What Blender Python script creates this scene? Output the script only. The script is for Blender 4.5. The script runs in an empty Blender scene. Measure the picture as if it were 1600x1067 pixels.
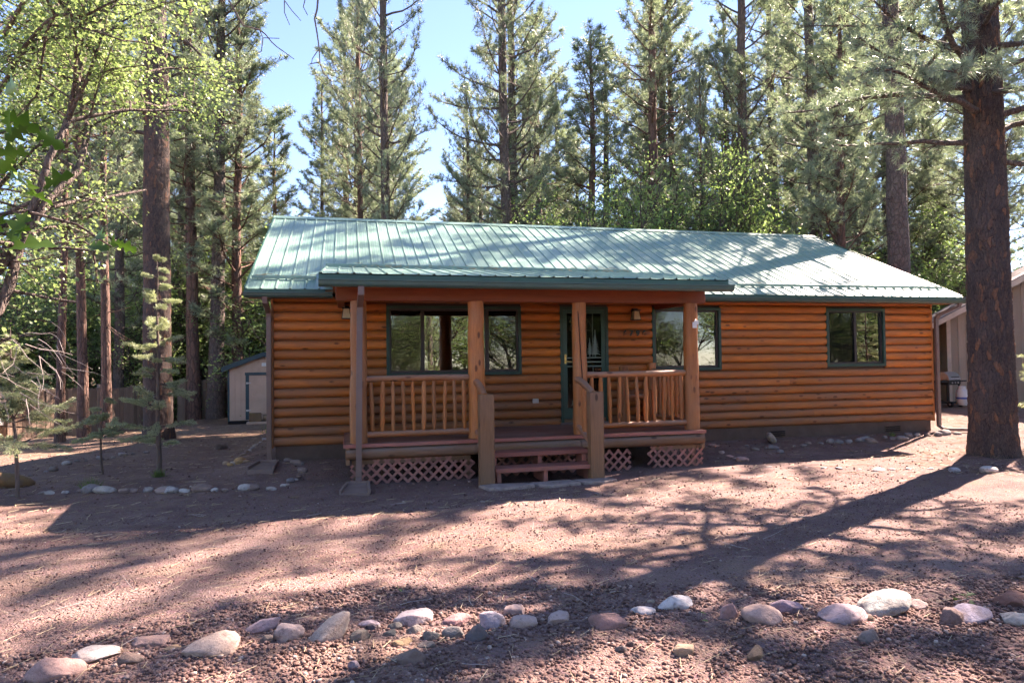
import bpy, math, random
import numpy as np
from mathutils import Vector, Matrix, Euler

scene = bpy.context.scene
COL = scene.collection
PI = math.pi

# ------------------------------------------------------------------ camera
cam_d = bpy.data.cameras.new('camera'); cam = bpy.data.objects.new('camera', cam_d); COL.objects.link(cam)
cam_d.sensor_width = 36.0; cam_d.lens = 36.0*1046.7/1600.0; cam_d.clip_start = 0.05; cam_d.clip_end = 1000
def cam_matrix(yaw, pitch, roll):
    f = Vector((math.sin(yaw)*math.cos(pitch), math.cos(yaw)*math.cos(pitch), math.sin(pitch)))
    r = Vector((math.cos(yaw), -math.sin(yaw), 0)); u = r.cross(f)
    r2 = r*math.cos(roll)+u*math.sin(roll); u2 = -r*math.sin(roll)+u*math.cos(roll)
    m = Matrix((r2, u2, -f)).transposed().to_4x4()
    return m
M_ = cam_matrix(0.2409, 0.0252, -0.0126); M_.translation = Vector((1.2172, -12.0373, 1.4501))
cam.matrix_world = M_
scene.camera = cam
# ------------------------------------------------------------------ sun and sky
SUN = Vector((0.93, 0.46, 1.0)).normalized()          # towards the sun: behind the cabin, from the right
EL = math.asin(SUN.z); AZ = math.atan2(SUN.x, SUN.y)
w = bpy.data.worlds.new('World'); scene.world = w; w.use_nodes = True
nt = w.node_tree; bg = nt.nodes['Background']
sky = nt.nodes.new('ShaderNodeTexSky'); sky.sky_type = 'NISHITA'; sky.sun_disc = False
sky.sun_elevation = EL; sky.sun_rotation = AZ; sky.altitude = 2000; sky.air_density = 1.0; sky.dust_density = 0.05; sky.ozone_density = 6.0
nt.links.new(sky.outputs[0], bg.inputs[0]); bg.inputs[1].default_value = 0.076
sd = bpy.data.lights.new('sun', 'SUN'); so = bpy.data.objects.new('sun', sd); COL.objects.link(so)
sd.energy = 4.4; sd.angle = math.radians(0.53); sd.color = (1.0, 0.965, 0.92)
so.rotation_euler = SUN.to_track_quat('Z', 'Y').to_euler(); so.location = (20, 10, 30)
vs = scene.view_settings; vs.view_transform = 'Standard'; vs.look = 'None'; vs.exposure = 2.72; vs.gamma = 1.0; vs.use_curve_mapping = False
try:
    vs.use_white_balance = True; vs.white_balance_temperature = 7900; vs.white_balance_tint = 22
except Exception: pass
scene.render.engine = 'CYCLES'
cy = scene.cycles
cy.max_bounces = 5; cy.diffuse_bounces = 3; cy.glossy_bounces = 2; cy.transmission_bounces = 3; cy.transparent_max_bounces = 8
cy.use_light_tree = False; cy.caustics_reflective = False; cy.caustics_refractive = False; cy.sample_clamp_indirect = 6.0
cy.use_denoising = True; cy.use_adaptive_sampling = True; cy.adaptive_threshold = 0.025; cy.adaptive_min_samples = 16
try: cy.denoiser = 'OPENIMAGEDENOISE'
except Exception: pass
scene.render.use_persistent_data = False
# ------------------------------------------------------------------ measured places
FRONT_STONES=[(-0.484, -7.459, 0.324, 0.188, (0.46, 0.3, 0.26), 'broad pale pink stone with a notched front at the left end of the row'),
(-0.332, -7.267, 0.29, 0.108, (0.5, 0.46, 0.43), 'flat off-white stone lying behind the notched pink stone'),
(-0.093, -7.404, 0.174, 0.089, (0.24, 0.18, 0.15), 'brown lumpy stone between the flat off-white stone and the big beige one'),
(-0.04, -7.149, 0.244, 0.071, (0.52, 0.34, 0.28), 'long low salmon pink stone lying flat at the edge of the drive'),
(0.121, -7.309, 0.123, 0.05, (0.45, 0.3, 0.18), 'small tan stone in front of the long low salmon pink stone'),
(0.37, -7.409, 0.349, 0.173, (0.46, 0.36, 0.3), 'big beige oval stone left of the tilted mauve pink stone'),
(0.642, -7.147, 0.235, 0.127, (0.42, 0.31, 0.32), 'tilted mauve pink stone beside a pale wedge shaped stone'),
(0.831, -7.331, 0.195, 0.171, (0.5, 0.38, 0.34), 'pale pink wedge shaped stone left of the large faceted cream stone'),
(0.694, -7.357, 0.092, 0.084, (0.2, 0.18, 0.16), 'small grey stone in front of the tilted mauve pink stone'),
(1.094, -7.374, 0.272, 0.219, (0.5, 0.41, 0.345), 'large faceted cream stone rising to a blunt peak'),
(1.287, -7.476, 0.134, 0.122, (0.17, 0.16, 0.14), 'dark olive grey stone right of the large faceted cream stone'),
(1.356, -7.232, 0.16, 0.08, (0.52, 0.42, 0.44), 'flat pale lilac stone behind a dark pebble'),
(1.363, -7.285, 0.088, 0.064, (0.13, 0.11, 0.12), 'dark pebble leaning on the flat pale lilac stone'),
(1.664, -7.198, 0.295, 0.143, (0.55, 0.46, 0.46), 'large smooth pale lilac oval stone with one dark fleck'),
(1.526, -7.32, 0.106, 0.089, (0.15, 0.14, 0.13), 'dark grey stone tucked under the left end of the smooth lilac oval'),
(1.475, -7.442, 0.094, 0.077, (0.14, 0.14, 0.13), 'dark grey stone second below the smooth lilac oval'),
(1.648, -7.417, 0.121, 0.097, (0.23, 0.21, 0.19), 'mid grey stone right under the middle of the smooth lilac oval'),
(1.555, -7.607, 0.149, 0.079, (0.34, 0.24, 0.14), 'ochre stained stone above the lumpy brown cinder rock'),
(1.565, -7.868, 0.211, 0.14, (0.24, 0.18, 0.15), 'lumpy brown cinder rock, lowest of the heap below the smooth lilac oval'),
(1.745, -7.548, 0.119, 0.104, (0.19, 0.18, 0.16), 'grey stone at the right side of the heap below the smooth lilac oval'),
(1.697, -7.672, 0.115, 0.065, (0.22, 0.2, 0.18), 'low grey stone beside the ochre stained stone'),
(1.953, -7.284, 0.218, 0.102, (0.42, 0.25, 0.24), 'low rose pink triangular stone right of the smooth lilac oval'),
(1.893, -7.528, 0.154, 0.125, (0.22, 0.21, 0.2), 'angular grey stone in front of the rose pink triangular stone'),
(2.04, -7.579, 0.163, 0.153, (0.16, 0.15, 0.15), 'dark square cut stone in front of the rounded lilac grey stone'),
(2.189, -7.414, 0.188, 0.2, (0.4, 0.36, 0.4), 'rounded lilac grey stone standing beside the dark square cut stone'),
(1.242, -7.887, 0.076, 0.077, (0.3, 0.24, 0.27), 'small mauve pebble standing alone near the bottom edge'),
(2.391, -7.215, 0.169, 0.116, (0.48, 0.36, 0.33), 'pinkish stone behind another, rear one of the touching pair'),
(2.397, -7.451, 0.197, 0.14, (0.52, 0.4, 0.36), 'pale pink stone, front one of the touching pair'),
(2.658, -7.425, 0.196, 0.123, (0.52, 0.4, 0.36), 'pale pink wedge stone standing alone left of the dusky rose stone'),
(2.98, -7.594, 0.287, 0.161, (0.36, 0.22, 0.2), 'dusky rose ribbed stone left of the white stones'),
(3.3, -7.477, 0.186, 0.073, (0.56, 0.54, 0.54), 'small white stone beside the large white one'),
(3.579, -7.433, 0.31, 0.144, (0.62, 0.62, 0.62), 'large smooth white stone at the middle of the row'),
(3.428, -7.325, 0.063, 0.049, (0.38, 0.32, 0.24), 'tiny tan pebble between the two white stones'),
(3.84, -7.717, 0.146, 0.184, (0.42, 0.25, 0.23), 'upright rose stone right of the large white stone'),
(4.031, -7.832, 0.283, 0.181, (0.44, 0.32, 0.28), 'pinkish beige rounded stone between the upright rose and the purple stone'),
(4.331, -7.711, 0.257, 0.141, (0.3, 0.23, 0.28), 'dull purple stone touching the pinkish beige one'),
(4.594, -7.978, 0.368, 0.181, (0.48, 0.37, 0.38), 'flat pink lilac stone overlapping the large grey green stone'),
(4.958, -7.901, 0.441, 0.198, (0.35, 0.37, 0.35), 'large grey green flat topped stone'),
(5.276, -7.909, 0.165, 0.09, (0.46, 0.36, 0.33), 'small pinkish stone right of the large grey green stone'),
(4.493, -8.311, 0.158, 0.13, (0.22, 0.19, 0.18), 'grey brown stone below the flat pink lilac stone'),
(4.738, -8.053, 0.071, 0.07, (0.15, 0.11, 0.08), 'dark brown chip at the end of the flat pink lilac stone'),
(5.259, -8.215, 0.186, 0.198, (0.22, 0.15, 0.14), 'brown mauve boulder leaning against the long lilac stone'),
(5.467, -8.166, 0.37, 0.172, (0.42, 0.37, 0.43), 'long lilac stone behind the brown mauve boulder'),
(5.978, -8.049, 0.256, 0.159, (0.28, 0.14, 0.11), 'red brown stone, farthest right and rearmost of the row'),
(5.683, -8.347, 0.229, 0.138, (0.48, 0.43, 0.38), 'cream grey stone in front of the red brown stone'),
(3.265, -8.137, 0.154, 0.109, (0.42, 0.32, 0.22), 'knobbly tan porous rock lying in the cinders'),
(3.662, -8.322, 0.15, 0.133, (0.28, 0.195, 0.13), 'rounded tan brown rock lying in the cinders'),
(2.902, -7.992, 0.09, 0.073, (0.13, 0.12, 0.12), 'small dark grey stone left of the knobbly tan rock'),
(2.997, -7.935, 0.062, 0.056, (0.09, 0.08, 0.08), 'small dark round cinder right of the small dark grey stone')]
ROW_DRIVE=[(-3.42, -1.03, 0.138), (-3.24, -0.95, 0.197), (-3.07, -0.98, 0.223), (-2.96, -1.04, 0.219), (-2.75, -1.06, 0.172), (-2.58, -1.01, 0.194), (-2.4, -1.09, 0.265), (-2.19, -1.2, 0.31), (-1.9, -1.33, 0.219), (-1.81, -1.28, 0.308), (-1.59, -1.35, 0.237), (-1.35, -1.5, 0.294), (-1.25, -1.51, 0.202), (-1.06, -1.56, 0.282), (-0.83, -1.54, 0.281), (-0.65, -1.61, 0.263), (-0.5, -1.68, 0.248), (-0.25, -1.62, 0.275), (-0.14, -1.62, 0.287), (0.14, -1.78, 0.206)]
ROW_CURVE=[(0.28, -1.54, 0.206), (0.32, -1.47, 0.198), (0.36, -1.23, 0.15), (0.43, -1.1, 0.137), (0.47, -0.96, 0.172), (0.5, -0.69, 0.208), (0.46, -0.32, 0.172), (0.39, -0.3, 0.227), (0.32, -0.16, 0.19), (0.22, -0.01, 0.144), (0.19, -0.2, 0.216), (0.08, 0.08, 0.185)]
ROW_ORANGE=[(-0.9, 0.82, 0.246), (-0.77, 0.46, 0.191), (-0.73, 0.53, 0.232), (-0.69, 0.57, 0.204), (-0.6, 0.52, 0.233), (-0.51, 0.47, 0.221)]
ROW_SIDE=[(-0.74, 1.78, 0.171), (-0.73, 1.87, 0.127), (-0.74, 2.34, 0.17), (-0.7, 2.34, 0.14), (-0.7, 2.62, 0.182), (-0.69, 2.83, 0.181), (-0.7, 3.2, 0.167), (-0.68, 3.62, 0.124), (-0.68, 3.9, 0.157), (-0.67, 4.36, 0.138), (-0.65, 4.48, 0.203)]
ROW_YARD=[(-4.03, 0.35, 0.187), (-4.04, 0.64, 0.17), (-3.96, 0.87, 0.116), (-3.84, 1.15, 0.152), (-3.8, 1.33, 0.273), (-3.83, 1.99, 0.211), (-3.79, 2.37, 0.23), (-3.63, 2.34, 0.134), (-3.49, 2.64, 0.17), (-3.33, 2.87, 0.131), (-3.29, 3.33, 0.238), (-3.13, 3.42, 0.202), (-2.9, 3.56, 0.167)]
ROW_WALL=[(8.69, -0.51, 0.194), (8.71, -0.76, 0.222), (8.97, -0.71, 0.23), (9.11, -0.71, 0.251), (9.11, -0.96, 0.244), (9.63, -0.65, 0.175), (9.82, -0.67, 0.228), (10.01, -0.57, 0.214), (10.26, -0.62, 0.165), (10.56, -0.52, 0.209), (10.7, -0.57, 0.206), (10.92, -0.6, 0.222), (11.19, -0.55, 0.27), (11.33, -0.55, 0.269), (11.39, -0.68, 0.26), (11.91, -0.46, 0.189), (12.04, -0.55, 0.158), (12.19, -0.62, 0.284), (12.5, -0.45, 0.271), (12.75, -0.42, 0.221), (13.0, -0.44, 0.277), (13.25, -0.46, 0.241), (13.49, -0.39, 0.297), (13.75, -0.46, 0.235)]
ROW_PINK=[(8.01, -0.38, 0.312), (8.07, -0.45, 0.325), (7.96, -0.82, 0.304), (7.95, -1.1, 0.225), (7.96, -1.26, 0.253), (7.93, -1.54, 0.286)]
ROW_LIT=[(7.96, -2.25, 0.16), (8.25, -2.45, 0.17), (8.48, -2.5, 0.122), (8.71, -2.64, 0.146), (8.9, -2.75, 0.238), (9.15, -2.91, 0.199), (9.34, -3.11, 0.248), (9.58, -3.12, 0.147), (9.88, -3.13, 0.166), (10.19, -3.24, 0.175)]
TILT=(9.3, -0.4, -0.34)
WHITE1=(10.28, -3.59, -0.4)
WHITE2=(10.71, -3.79, -0.4)
YARDROCK=(-3.84, -0.09, -0.4)
CLUMP=(-1.51, 3.87, -0.4)
TP={'A': (-3.57, 7.16), 'n372': (-3.18, 17.88), 'n420': (-2.51, 23.9), 'n505': (-0.13, 27.43), 'n567': (1.88, 18.7), 'n605': (2.65, 13.36), 'n795': (7.53, 14.22), 'n812': (8.58, 16.54), 'n930': (13.06, 19.05), 'n1025': (14.63, 15.57), 'n1050': (18.15, 20.89), 'n1100': (14.65, 11.45), 'n1168': (16.87, 11.93), 'n1280': (17.63, 8.66), 'n1322': (17.48, 7.15), 'n1345': (26.51, 16.78), 'n1408': (17.27, 4.63), 'n1395': (28.72, 17.27), 'n340': (-3.95, 17.04), 'n300': (-4.82, 17.25), 'n285': (-6.02, 20.64), 'n165': (-6.5, 12.52), 'n130': (-6.45, 10.44), 'n95': (-6.06, 7.77), 'n180': (-7.47, 16.87), 'oak45': (-2.97, -1.74), 'oak_back1': (29.14, 15.1), 'oak_back2': (33.18, 17.2), 'oak_b3': (16.48, -0.33), 'oak_b4': (11.84, 10.08), 'oak_b5': (10.19, 11.51), 'oak_b6': (14.99, 8.79), 'oak_b7': (4.9, 14.87), 'oak_b8': (-4.91, 21.4), 'oak_b9': (-9.29, 24.53), 'oak_b10': (-11.53, 23.02), 'oak_b11': (-12.59, 21.22), 'oak_b12': (1.69, 18.75), 'sap250': (-1.77, 0.03), 'sap45': (-3.32, -1.14), 'sap165': (-2.78, 0.58), 'grill': (17.73, 3.69), 'car': (-10.68, 13.54)}
NEAR_LEAVES=[(0.07, -9.41, 2.39), (0.13, -9.48, 2.32), (0.06, -9.35, 2.27), (0.16, -9.43, 2.27), (0.06, -9.3, 2.21), (0.13, -9.32, 2.2), (0.08, -9.41, 2.1), (0.18, -9.38, 2.06), (0.15, -9.47, 2.03), (0.08, -9.4, 1.97), (0.11, -9.31, 2.0), (0.12, -9.41, 1.88), (0.05, -9.34, 1.85), (0.09, -9.21, 2.32), (0.27, -9.14, 1.94), (0.34, -9.16, 1.92), (0.29, -9.09, 1.89), (0.2, -9.02, 1.92), (0.07, -9.4, 2.03), (0.05, -9.3, 2.48), (0.06, -9.41, 2.31), (0.11, -9.36, 2.11)]
# ------------------------------------------------------------------ helpers
def tag(o, label=None, cat=None, group=None, kind=None):
    if label: o['label'] = label
    if cat: o['category'] = cat
    if group: o['group'] = group
    if kind: o['kind'] = kind
    return o
def empty(name, loc=(0,0,0), rz=0, parent=None):
    o = bpy.data.objects.new(name, None); COL.objects.link(o); o.location = loc; o.rotation_euler = (0,0,rz); o.empty_display_size = .2
    if parent: o.parent = parent
    return o
def link(name, me, mat, parent=None, loc=(0,0,0), rz=0):
    o = bpy.data.objects.new(name, me); COL.objects.link(o); o.location = loc; o.rotation_euler = (0,0,rz)
    if mat is not None and len(me.materials) == 0: me.materials.append(mat)
    if parent is not None: o.parent = parent
    return o
def copy_tree(o, parent=None):
    c = o.copy(); COL.objects.link(c); c.parent = parent
    for ch in list(o.children): copy_tree(ch, c)
    return c
def np_mesh(name, V, F, smooth=False):
    """V (n,3), F (m,k) with constant k"""
    V = np.asarray(V, np.float32); F = np.asarray(F, np.int32); k = F.shape[1]
    me = bpy.data.meshes.new(name)
    me.vertices.add(len(V)); me.vertices.foreach_set('co', V.ravel())
    me.loops.add(F.size); me.loops.foreach_set('vertex_index', F.ravel())
    me.polygons.add(len(F)); me.polygons.foreach_set('loop_start', np.arange(0, F.size, k, dtype=np.int32))
    if smooth: me.polygons.foreach_set('use_smooth', np.ones(len(F), bool))
    me.update(calc_edges=True)
    return me
class MB:
    """collects boxes, tubes and prisms; build() makes one mesh object of them"""
    def __init__(s): s.v = []; s.f = []; s.sm = []
    def add(s, vs, fs, smooth=False):
        b = len(s.v); s.v += [tuple(p) for p in vs]; s.f += [tuple(b+i for i in f) for f in fs]; s.sm += [smooth]*len(fs); return s
    def box(s, x0, x1, y0, y1, z0, z1, bev=0.0, rot=None, piv=None):
        if bev > 0:
            b = min(bev, (x1-x0)*.45, (y1-y0)*.45, (z1-z0)*.45)
            vs = []; idx = {}
            for sx in (0,1):
                for sy in (0,1):
                    for sz in (0,1):
                        X = (x0,x1)[sx]; Y = (y0,y1)[sy]; Z = (z0,z1)[sz]
                        dx = b*(1-2*sx); dy = b*(1-2*sy); dz = b*(1-2*sz)
                        for a, p in enumerate(((X,Y+dy,Z+dz),(X+dx,Y,Z+dz),(X+dx,Y+dy,Z))):
                            idx[(sx,sy,sz,a)] = len(vs); vs.append(p)
            I = idx; fs = []
            for c in (0,1):
                fs.append([I[(c,0,0,0)],I[(c,1,0,0)],I[(c,1,1,0)],I[(c,0,1,0)]][::(-1 if c == 0 else 1)])
                fs.append([I[(0,c,0,1)],I[(1,c,0,1)],I[(1,c,1,1)],I[(0,c,1,1)]][::(1 if c == 0 else -1)])
                fs.append([I[(0,0,c,2)],I[(1,0,c,2)],I[(1,1,c,2)],I[(0,1,c,2)]][::(-1 if c == 0 else 1)])
            for a in (0,1):
                for b2 in (0,1):
                    fs.append([I[(a,b2,0,0)],I[(a,b2,1,0)],I[(a,b2,1,1)],I[(a,b2,0,1)]])
                    fs.append([I[(a,0,b2,0)],I[(a,1,b2,0)],I[(a,1,b2,2)],I[(a,0,b2,2)]])
                    fs.append([I[(0,a,b2,1)],I[(1,a,b2,1)],I[(1,a,b2,2)],I[(0,a,b2,2)]])
                    for c2 in (0,1): fs.append([I[(a,b2,c2,0)],I[(a,b2,c2,1)],I[(a,b2,c2,2)]])
        else:
            vs = [(x,y,z) for x in (x0,x1) for y in (y0,y1) for z in (z0,z1)]
            fs = [(0,1,3,2),(4,6,7,5),(0,4,5,1),(2,3,7,6),(0,2,6,4),(1,5,7,3)]
        if rot is not None:
            p = Vector(piv if piv else ((x0+x1)/2,(y0+y1)/2,(z0+z1)/2)); R = Euler(rot).to_matrix()
            vs = [tuple(p+R@(Vector(q)-p)) for q in vs]
        return s.add(vs, fs)
    def bar(s, a, b, w, t, up=(0,0,1)):
        """box beam from a to b: w across, t along 'up'"""
        a = Vector(a); b = Vector(b); d = (b-a).normalized(); up = Vector(up); sd = d.cross(up).normalized(); u2 = sd.cross(d)
        vs = []
        for p in (a,b):
            for i,j in ((-1,-1),(1,-1),(1,1),(-1,1)): vs.append(tuple(p+sd*(w/2*i)+u2*(t/2*j)))
        return s.add(vs, [(0,1,2,3),(7,6,5,4),(0,4,5,1),(1,5,6,2),(2,6,7,3),(3,7,4,0)])
    def tube(s, pts, radii, n=8, cap=True, smooth=True, seed=None, rough=0.0):
        P = np.array(pts, float); m = len(P); R = np.broadcast_to(np.asarray(radii, float), (m,))
        T = np.gradient(P, axis=0); T /= np.linalg.norm(T, axis=1)[:,None]+1e-12
        ref = np.array([0,0,1.]) if abs(T[:,2]).mean() < .8 else np.array([1.,0,0])
        A = np.cross(T, ref); A /= np.linalg.norm(A, axis=1)[:,None]; B = np.cross(T, A)
        th = np.arange(n)*2*PI/n
        rr = R[:,None]*np.ones((m,n))
        if rough: rr = rr*(1+np.random.default_rng(seed).uniform(-rough, rough, (m,n)))
        V = P[:,None,:]+rr[:,:,None]*(np.cos(th)[None,:,None]*A[:,None,:]+np.sin(th)[None,:,None]*B[:,None,:])
        vs = V.reshape(-1,3).tolist(); fs = []
        for i in range(m-1):
            for j in range(n): fs.append((i*n+j, i*n+(j+1)%n, (i+1)*n+(j+1)%n, (i+1)*n+j))
        s.add(vs, fs, smooth)
        if cap:
            s.add(vs[:n], [tuple(range(n))[::-1]]); s.add(vs[-n:], [tuple(range(n))])
        return s
    def prism(s, poly, axis, a, b):
        """polygon of 2D points extruded along an axis: axis 'x': (y,z), 'y': (x,z), 'z': (x,y)"""
        def P(p, t): return (t,p[0],p[1]) if axis == 'x' else ((p[0],t,p[1]) if axis == 'y' else (p[0],p[1],t))
        n = len(poly); vs = [P(p,a) for p in poly]+[P(p,b) for p in poly]
        fs = [tuple(range(n)), tuple(range(n,2*n))[::-1]]+[(i,i+n,(i+1)%n+n,(i+1)%n) for i in range(n)]
        return s.add(vs, fs)
    def sphere(s, c, r, nu=10, nv=6, sc=(1,1,1)):
        vs = []; fs = []
        for i in range(nv+1):
            ph = PI*i/nv
            for j in range(nu):
                t = 2*PI*j/nu; vs.append((c[0]+r*sc[0]*math.sin(ph)*math.cos(t), c[1]+r*sc[1]*math.sin(ph)*math.sin(t), c[2]+r*sc[2]*math.cos(ph)))
        for i in range(nv):
            for j in range(nu): fs.append((i*nu+j,(i+1)*nu+j,(i+1)*nu+(j+1)%nu,i*nu+(j+1)%nu))
        return s.add(vs, fs, True)
    def mesh(s, name):
        me = bpy.data.meshes.new(name); me.from_pydata(s.v, [], s.f)
        me.polygons.foreach_set('use_smooth', s.sm)
        me.update(); return me
    def build(s, name, mat, parent=None, fix=True, **k):
        me = s.mesh(name)
        if fix:
            import bmesh
            bm = bmesh.new(); bm.from_mesh(me); bmesh.ops.recalc_face_normals(bm, faces=bm.faces); bm.to_mesh(me); bm.free()
        return link(name, me, mat, parent, **k)
def B(name, mat, parent, *a, bev=.004, **k):
    return MB().box(*a, bev=bev).build(name, mat, parent, fix=True, **k)

# ------------------------------------------------------------------ materials
MAT = {}
class N:
    """tiny node helper"""
    def __init__(s, name):
        m = bpy.data.materials.new(name); m.use_nodes = True; s.m = m; s.t = m.node_tree; s.b = s.t.nodes['Principled BSDF']; s.out = s.t.nodes['Material Output']
        MAT[name] = m; s._tc = None
    def n(s, typ, **kw):
        x = s.t.nodes.new('ShaderNode'+typ)
        for k, v in kw.items(): setattr(x, k, v)
        return x
    def l(s, a, b): s.t.links.new(a, b)
    def co(s, kind='Object', scale=(1,1,1), rot=(0,0,0)):
        if s._tc is None: s._tc = s.n('TexCoord')
        mp = s.n('Mapping'); mp.inputs['Scale'].default_value = scale; mp.inputs['Rotation'].default_value = rot
        s.l(s._tc.outputs[kind], mp.inputs[0]); return mp.outputs[0]
    def pos(s, scale=(1,1,1)):
        g = s.n('NewGeometry'); mp = s.n('Mapping'); mp.inputs['Scale'].default_value = scale; s.l(g.outputs['Position'], mp.inputs[0]); return mp.outputs[0]
    def noise(s, vec, scale, det=4, rough=.55, dist=0):
        x = s.n('TexNoise'); x.inputs['Scale'].default_value = scale; x.inputs['Detail'].default_value = det; x.inputs['Roughness'].default_value = rough; x.inputs['Distortion'].default_value = dist
        if vec is not None: s.l(vec, x.inputs['Vector'])
        return x.outputs['Fac']
    def vor(s, vec, scale, feat='F1', out='Distance'):
        x = s.n('TexVoronoi', feature=feat); x.inputs['Scale'].default_value = scale; s.l(vec, x.inputs['Vector']); return x.outputs[out]
    def ramp(s, fac, stops, interp='LINEAR'):
        x = s.n('ValToRGB'); cr = x.color_ramp; cr.interpolation = interp
        while len(cr.elements) < len(stops): cr.elements.new(.5)
        for e, (p, c) in zip(cr.elements, stops):
            e.position = p; e.color = (c,c,c,1) if not hasattr(c,'__len__') else (*c,1)
        s.l(fac, x.inputs[0]); return x.outputs[0]
    def mix(s, fac, a, b, mode='MIX'):
        x = s.n('MixRGB', blend_type=mode)
        for i, v in ((0,fac),(1,a),(2,b)):
            if isinstance(v, (int,float)): x.inputs[i].default_value = v
            elif isinstance(v, tuple): x.inputs[i].default_value = (*v,1)
            else: s.l(v, x.inputs[i])
        return x.outputs[0]
    def math(s, op, a, b=0.0):
        x = s.n('Math', operation=op)
        for i, v in ((0,a),(1,b)):
            if isinstance(v, (int,float)): x.inputs[i].default_value = v
            else: s.l(v, x.inputs[i])
        return x.outputs[0]
    def bump(s, h, strength=.3, dist=.02):
        x = s.n('Bump'); x.inputs['Strength'].default_value = strength; x.inputs['Distance'].default_value = dist; s.l(h, x.inputs['Height']); s.l(x.outputs[0], s.b.inputs['Normal']); return x
    def set(s, col=None, rough=None, spec=None, metal=None):
        if col is not None:
            if isinstance(col, tuple): s.b.inputs['Base Color'].default_value = (*col,1)
            else: s.l(col, s.b.inputs['Base Color'])
        for nme, v in (('Roughness',rough),('Specular IOR Level',spec),('Metallic',metal)):
            if v is None: continue
            if isinstance(v, (int,float)): s.b.inputs[nme].default_value = v
            else: s.l(v, s.b.inputs[nme])
        return s.m
def rnd_obj(n): return n.n('ObjectInfo').outputs['Random']

def m_wood(name, c_hi, c_lo, grain=(1,14,14), knots=True, weather=None, wamt=.5, rough=.5, bump=.25, topw=0.0, spec=.35, zfade=None):
    n = N(name)
    info = n.n('ObjectInfo'); off = n.n('VectorMath', operation='SCALE'); off.inputs['Scale'].default_value = 37.0
    cmb = n.n('CombineXYZ'); n.l(info.outputs['Random'], cmb.inputs[0]); n.l(info.outputs['Random'], cmb.inputs[1]); n.l(info.outputs['Random'], cmb.inputs[2]); n.l(cmb.outputs[0], off.inputs[0])
    add = n.n('VectorMath', operation='ADD'); tc = n.n('TexCoord'); n.l(tc.outputs['Object'], add.inputs[0]); n.l(off.outputs[0], add.inputs[1])
    mp = n.n('Mapping'); mp.inputs['Scale'].default_value = grain; n.l(add.outputs[0], mp.inputs[0])
    g1 = n.noise(mp.outputs[0], 2.2, 6, .65, 1.2)
    col = n.mix(n.ramp(g1, [(.3,0.),(.72,1.)]), c_lo, c_hi)
    tint = n.ramp(info.outputs['Random'], [(0,.66),(1,1.16)])
    col = n.mix(1.0, col, tint, 'MULTIPLY')
    if weather:
        big = n.noise(add.outputs[0], .9, 4, .6)
        wf = n.ramp(big, [(.38,0.),(.68,1.)])
        wf = n.math('MULTIPLY', wf, wamt)
        if topw:
            geo = n.n('NewGeometry'); sx = n.n('SeparateXYZ'); n.l(geo.outputs['Normal'], sx.inputs[0])
            t2 = n.ramp(sx.outputs[2], [(.05,0.),(.75,1.)])
            wf = n.math('ADD', wf, n.math('MULTIPLY', n.math('MULTIPLY', t2, topw), n.ramp(n.noise(mp.outputs[0], 1.3, 4), [(.25,.3),(.6,1.)])))
        if zfade:
            geo2 = n.n('NewGeometry'); sz = n.n('SeparateXYZ'); n.l(geo2.outputs['Position'], sz.inputs[0])
            mr = n.n('MapRange'); mr.inputs[1].default_value = zfade[0]; mr.inputs[2].default_value = zfade[1]; mr.inputs[3].default_value = 1.0; mr.inputs[4].default_value = 0.0
            n.l(sz.outputs[2], mr.inputs[0])
            wf = n.math('ADD', wf, n.math('MULTIPLY', mr.outputs[0], n.math('MULTIPLY', n.ramp(big, [(.25,.4),(.6,1.)]), zfade[2])))
        wf = n.math('MINIMUM', wf, .93)
        col = n.mix(wf, col, weather)
    if knots:
        k = n.n('Mapping'); k.inputs['Scale'].default_value = (3.4, 8, 8) if grain[0] < grain[2] else (8,8,3.4); n.l(add.outputs[0], k.inputs[0])
        kd = n.vor(k.outputs[0], 1.0)
        kf = n.math('MULTIPLY', n.ramp(kd, [(.07,1.),(.15,.85),(.22,0.)]), n.ramp(n.noise(add.outputs[0], 1.7, 2), [(.46,.0),(.56,1.)]))
        col = n.mix(n.math('MULTIPLY', kf, .85), col, (c_lo[0]*.22, c_lo[1]*.2, c_lo[2]*.25))
    n.set(col, rough, spec)
    n.bump(g1, bump, .004)
    return n.m
def m_plain(name, c, rough=.5, spec=.5, metal=0.0, var=.12, scale=6, bump=0.0, dirt=None, dirt_amt=.3):
    n = N(name)
    f = n.noise(n.co('Object'), scale, 5, .6)
    lo = tuple(max(0,x*(1-var)) for x in c); hi = tuple(min(1,x*(1+var)) for x in c)
    col = n.mix(n.ramp(f, [(.3,0.),(.7,1.)]), lo, hi)
    if dirt:
        d = n.ramp(n.noise(n.pos((1,1,1)), 2.3, 6, .65), [(.48,0.),(.75,1.)])
        col = n.mix(n.math('MULTIPLY', d, dirt_amt), col, dirt)
    n.set(col, rough, spec, metal)
    if bump: n.bump(n.noise(n.co('Object'), scale*9, 3), bump, .003)
    return n.m
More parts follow.
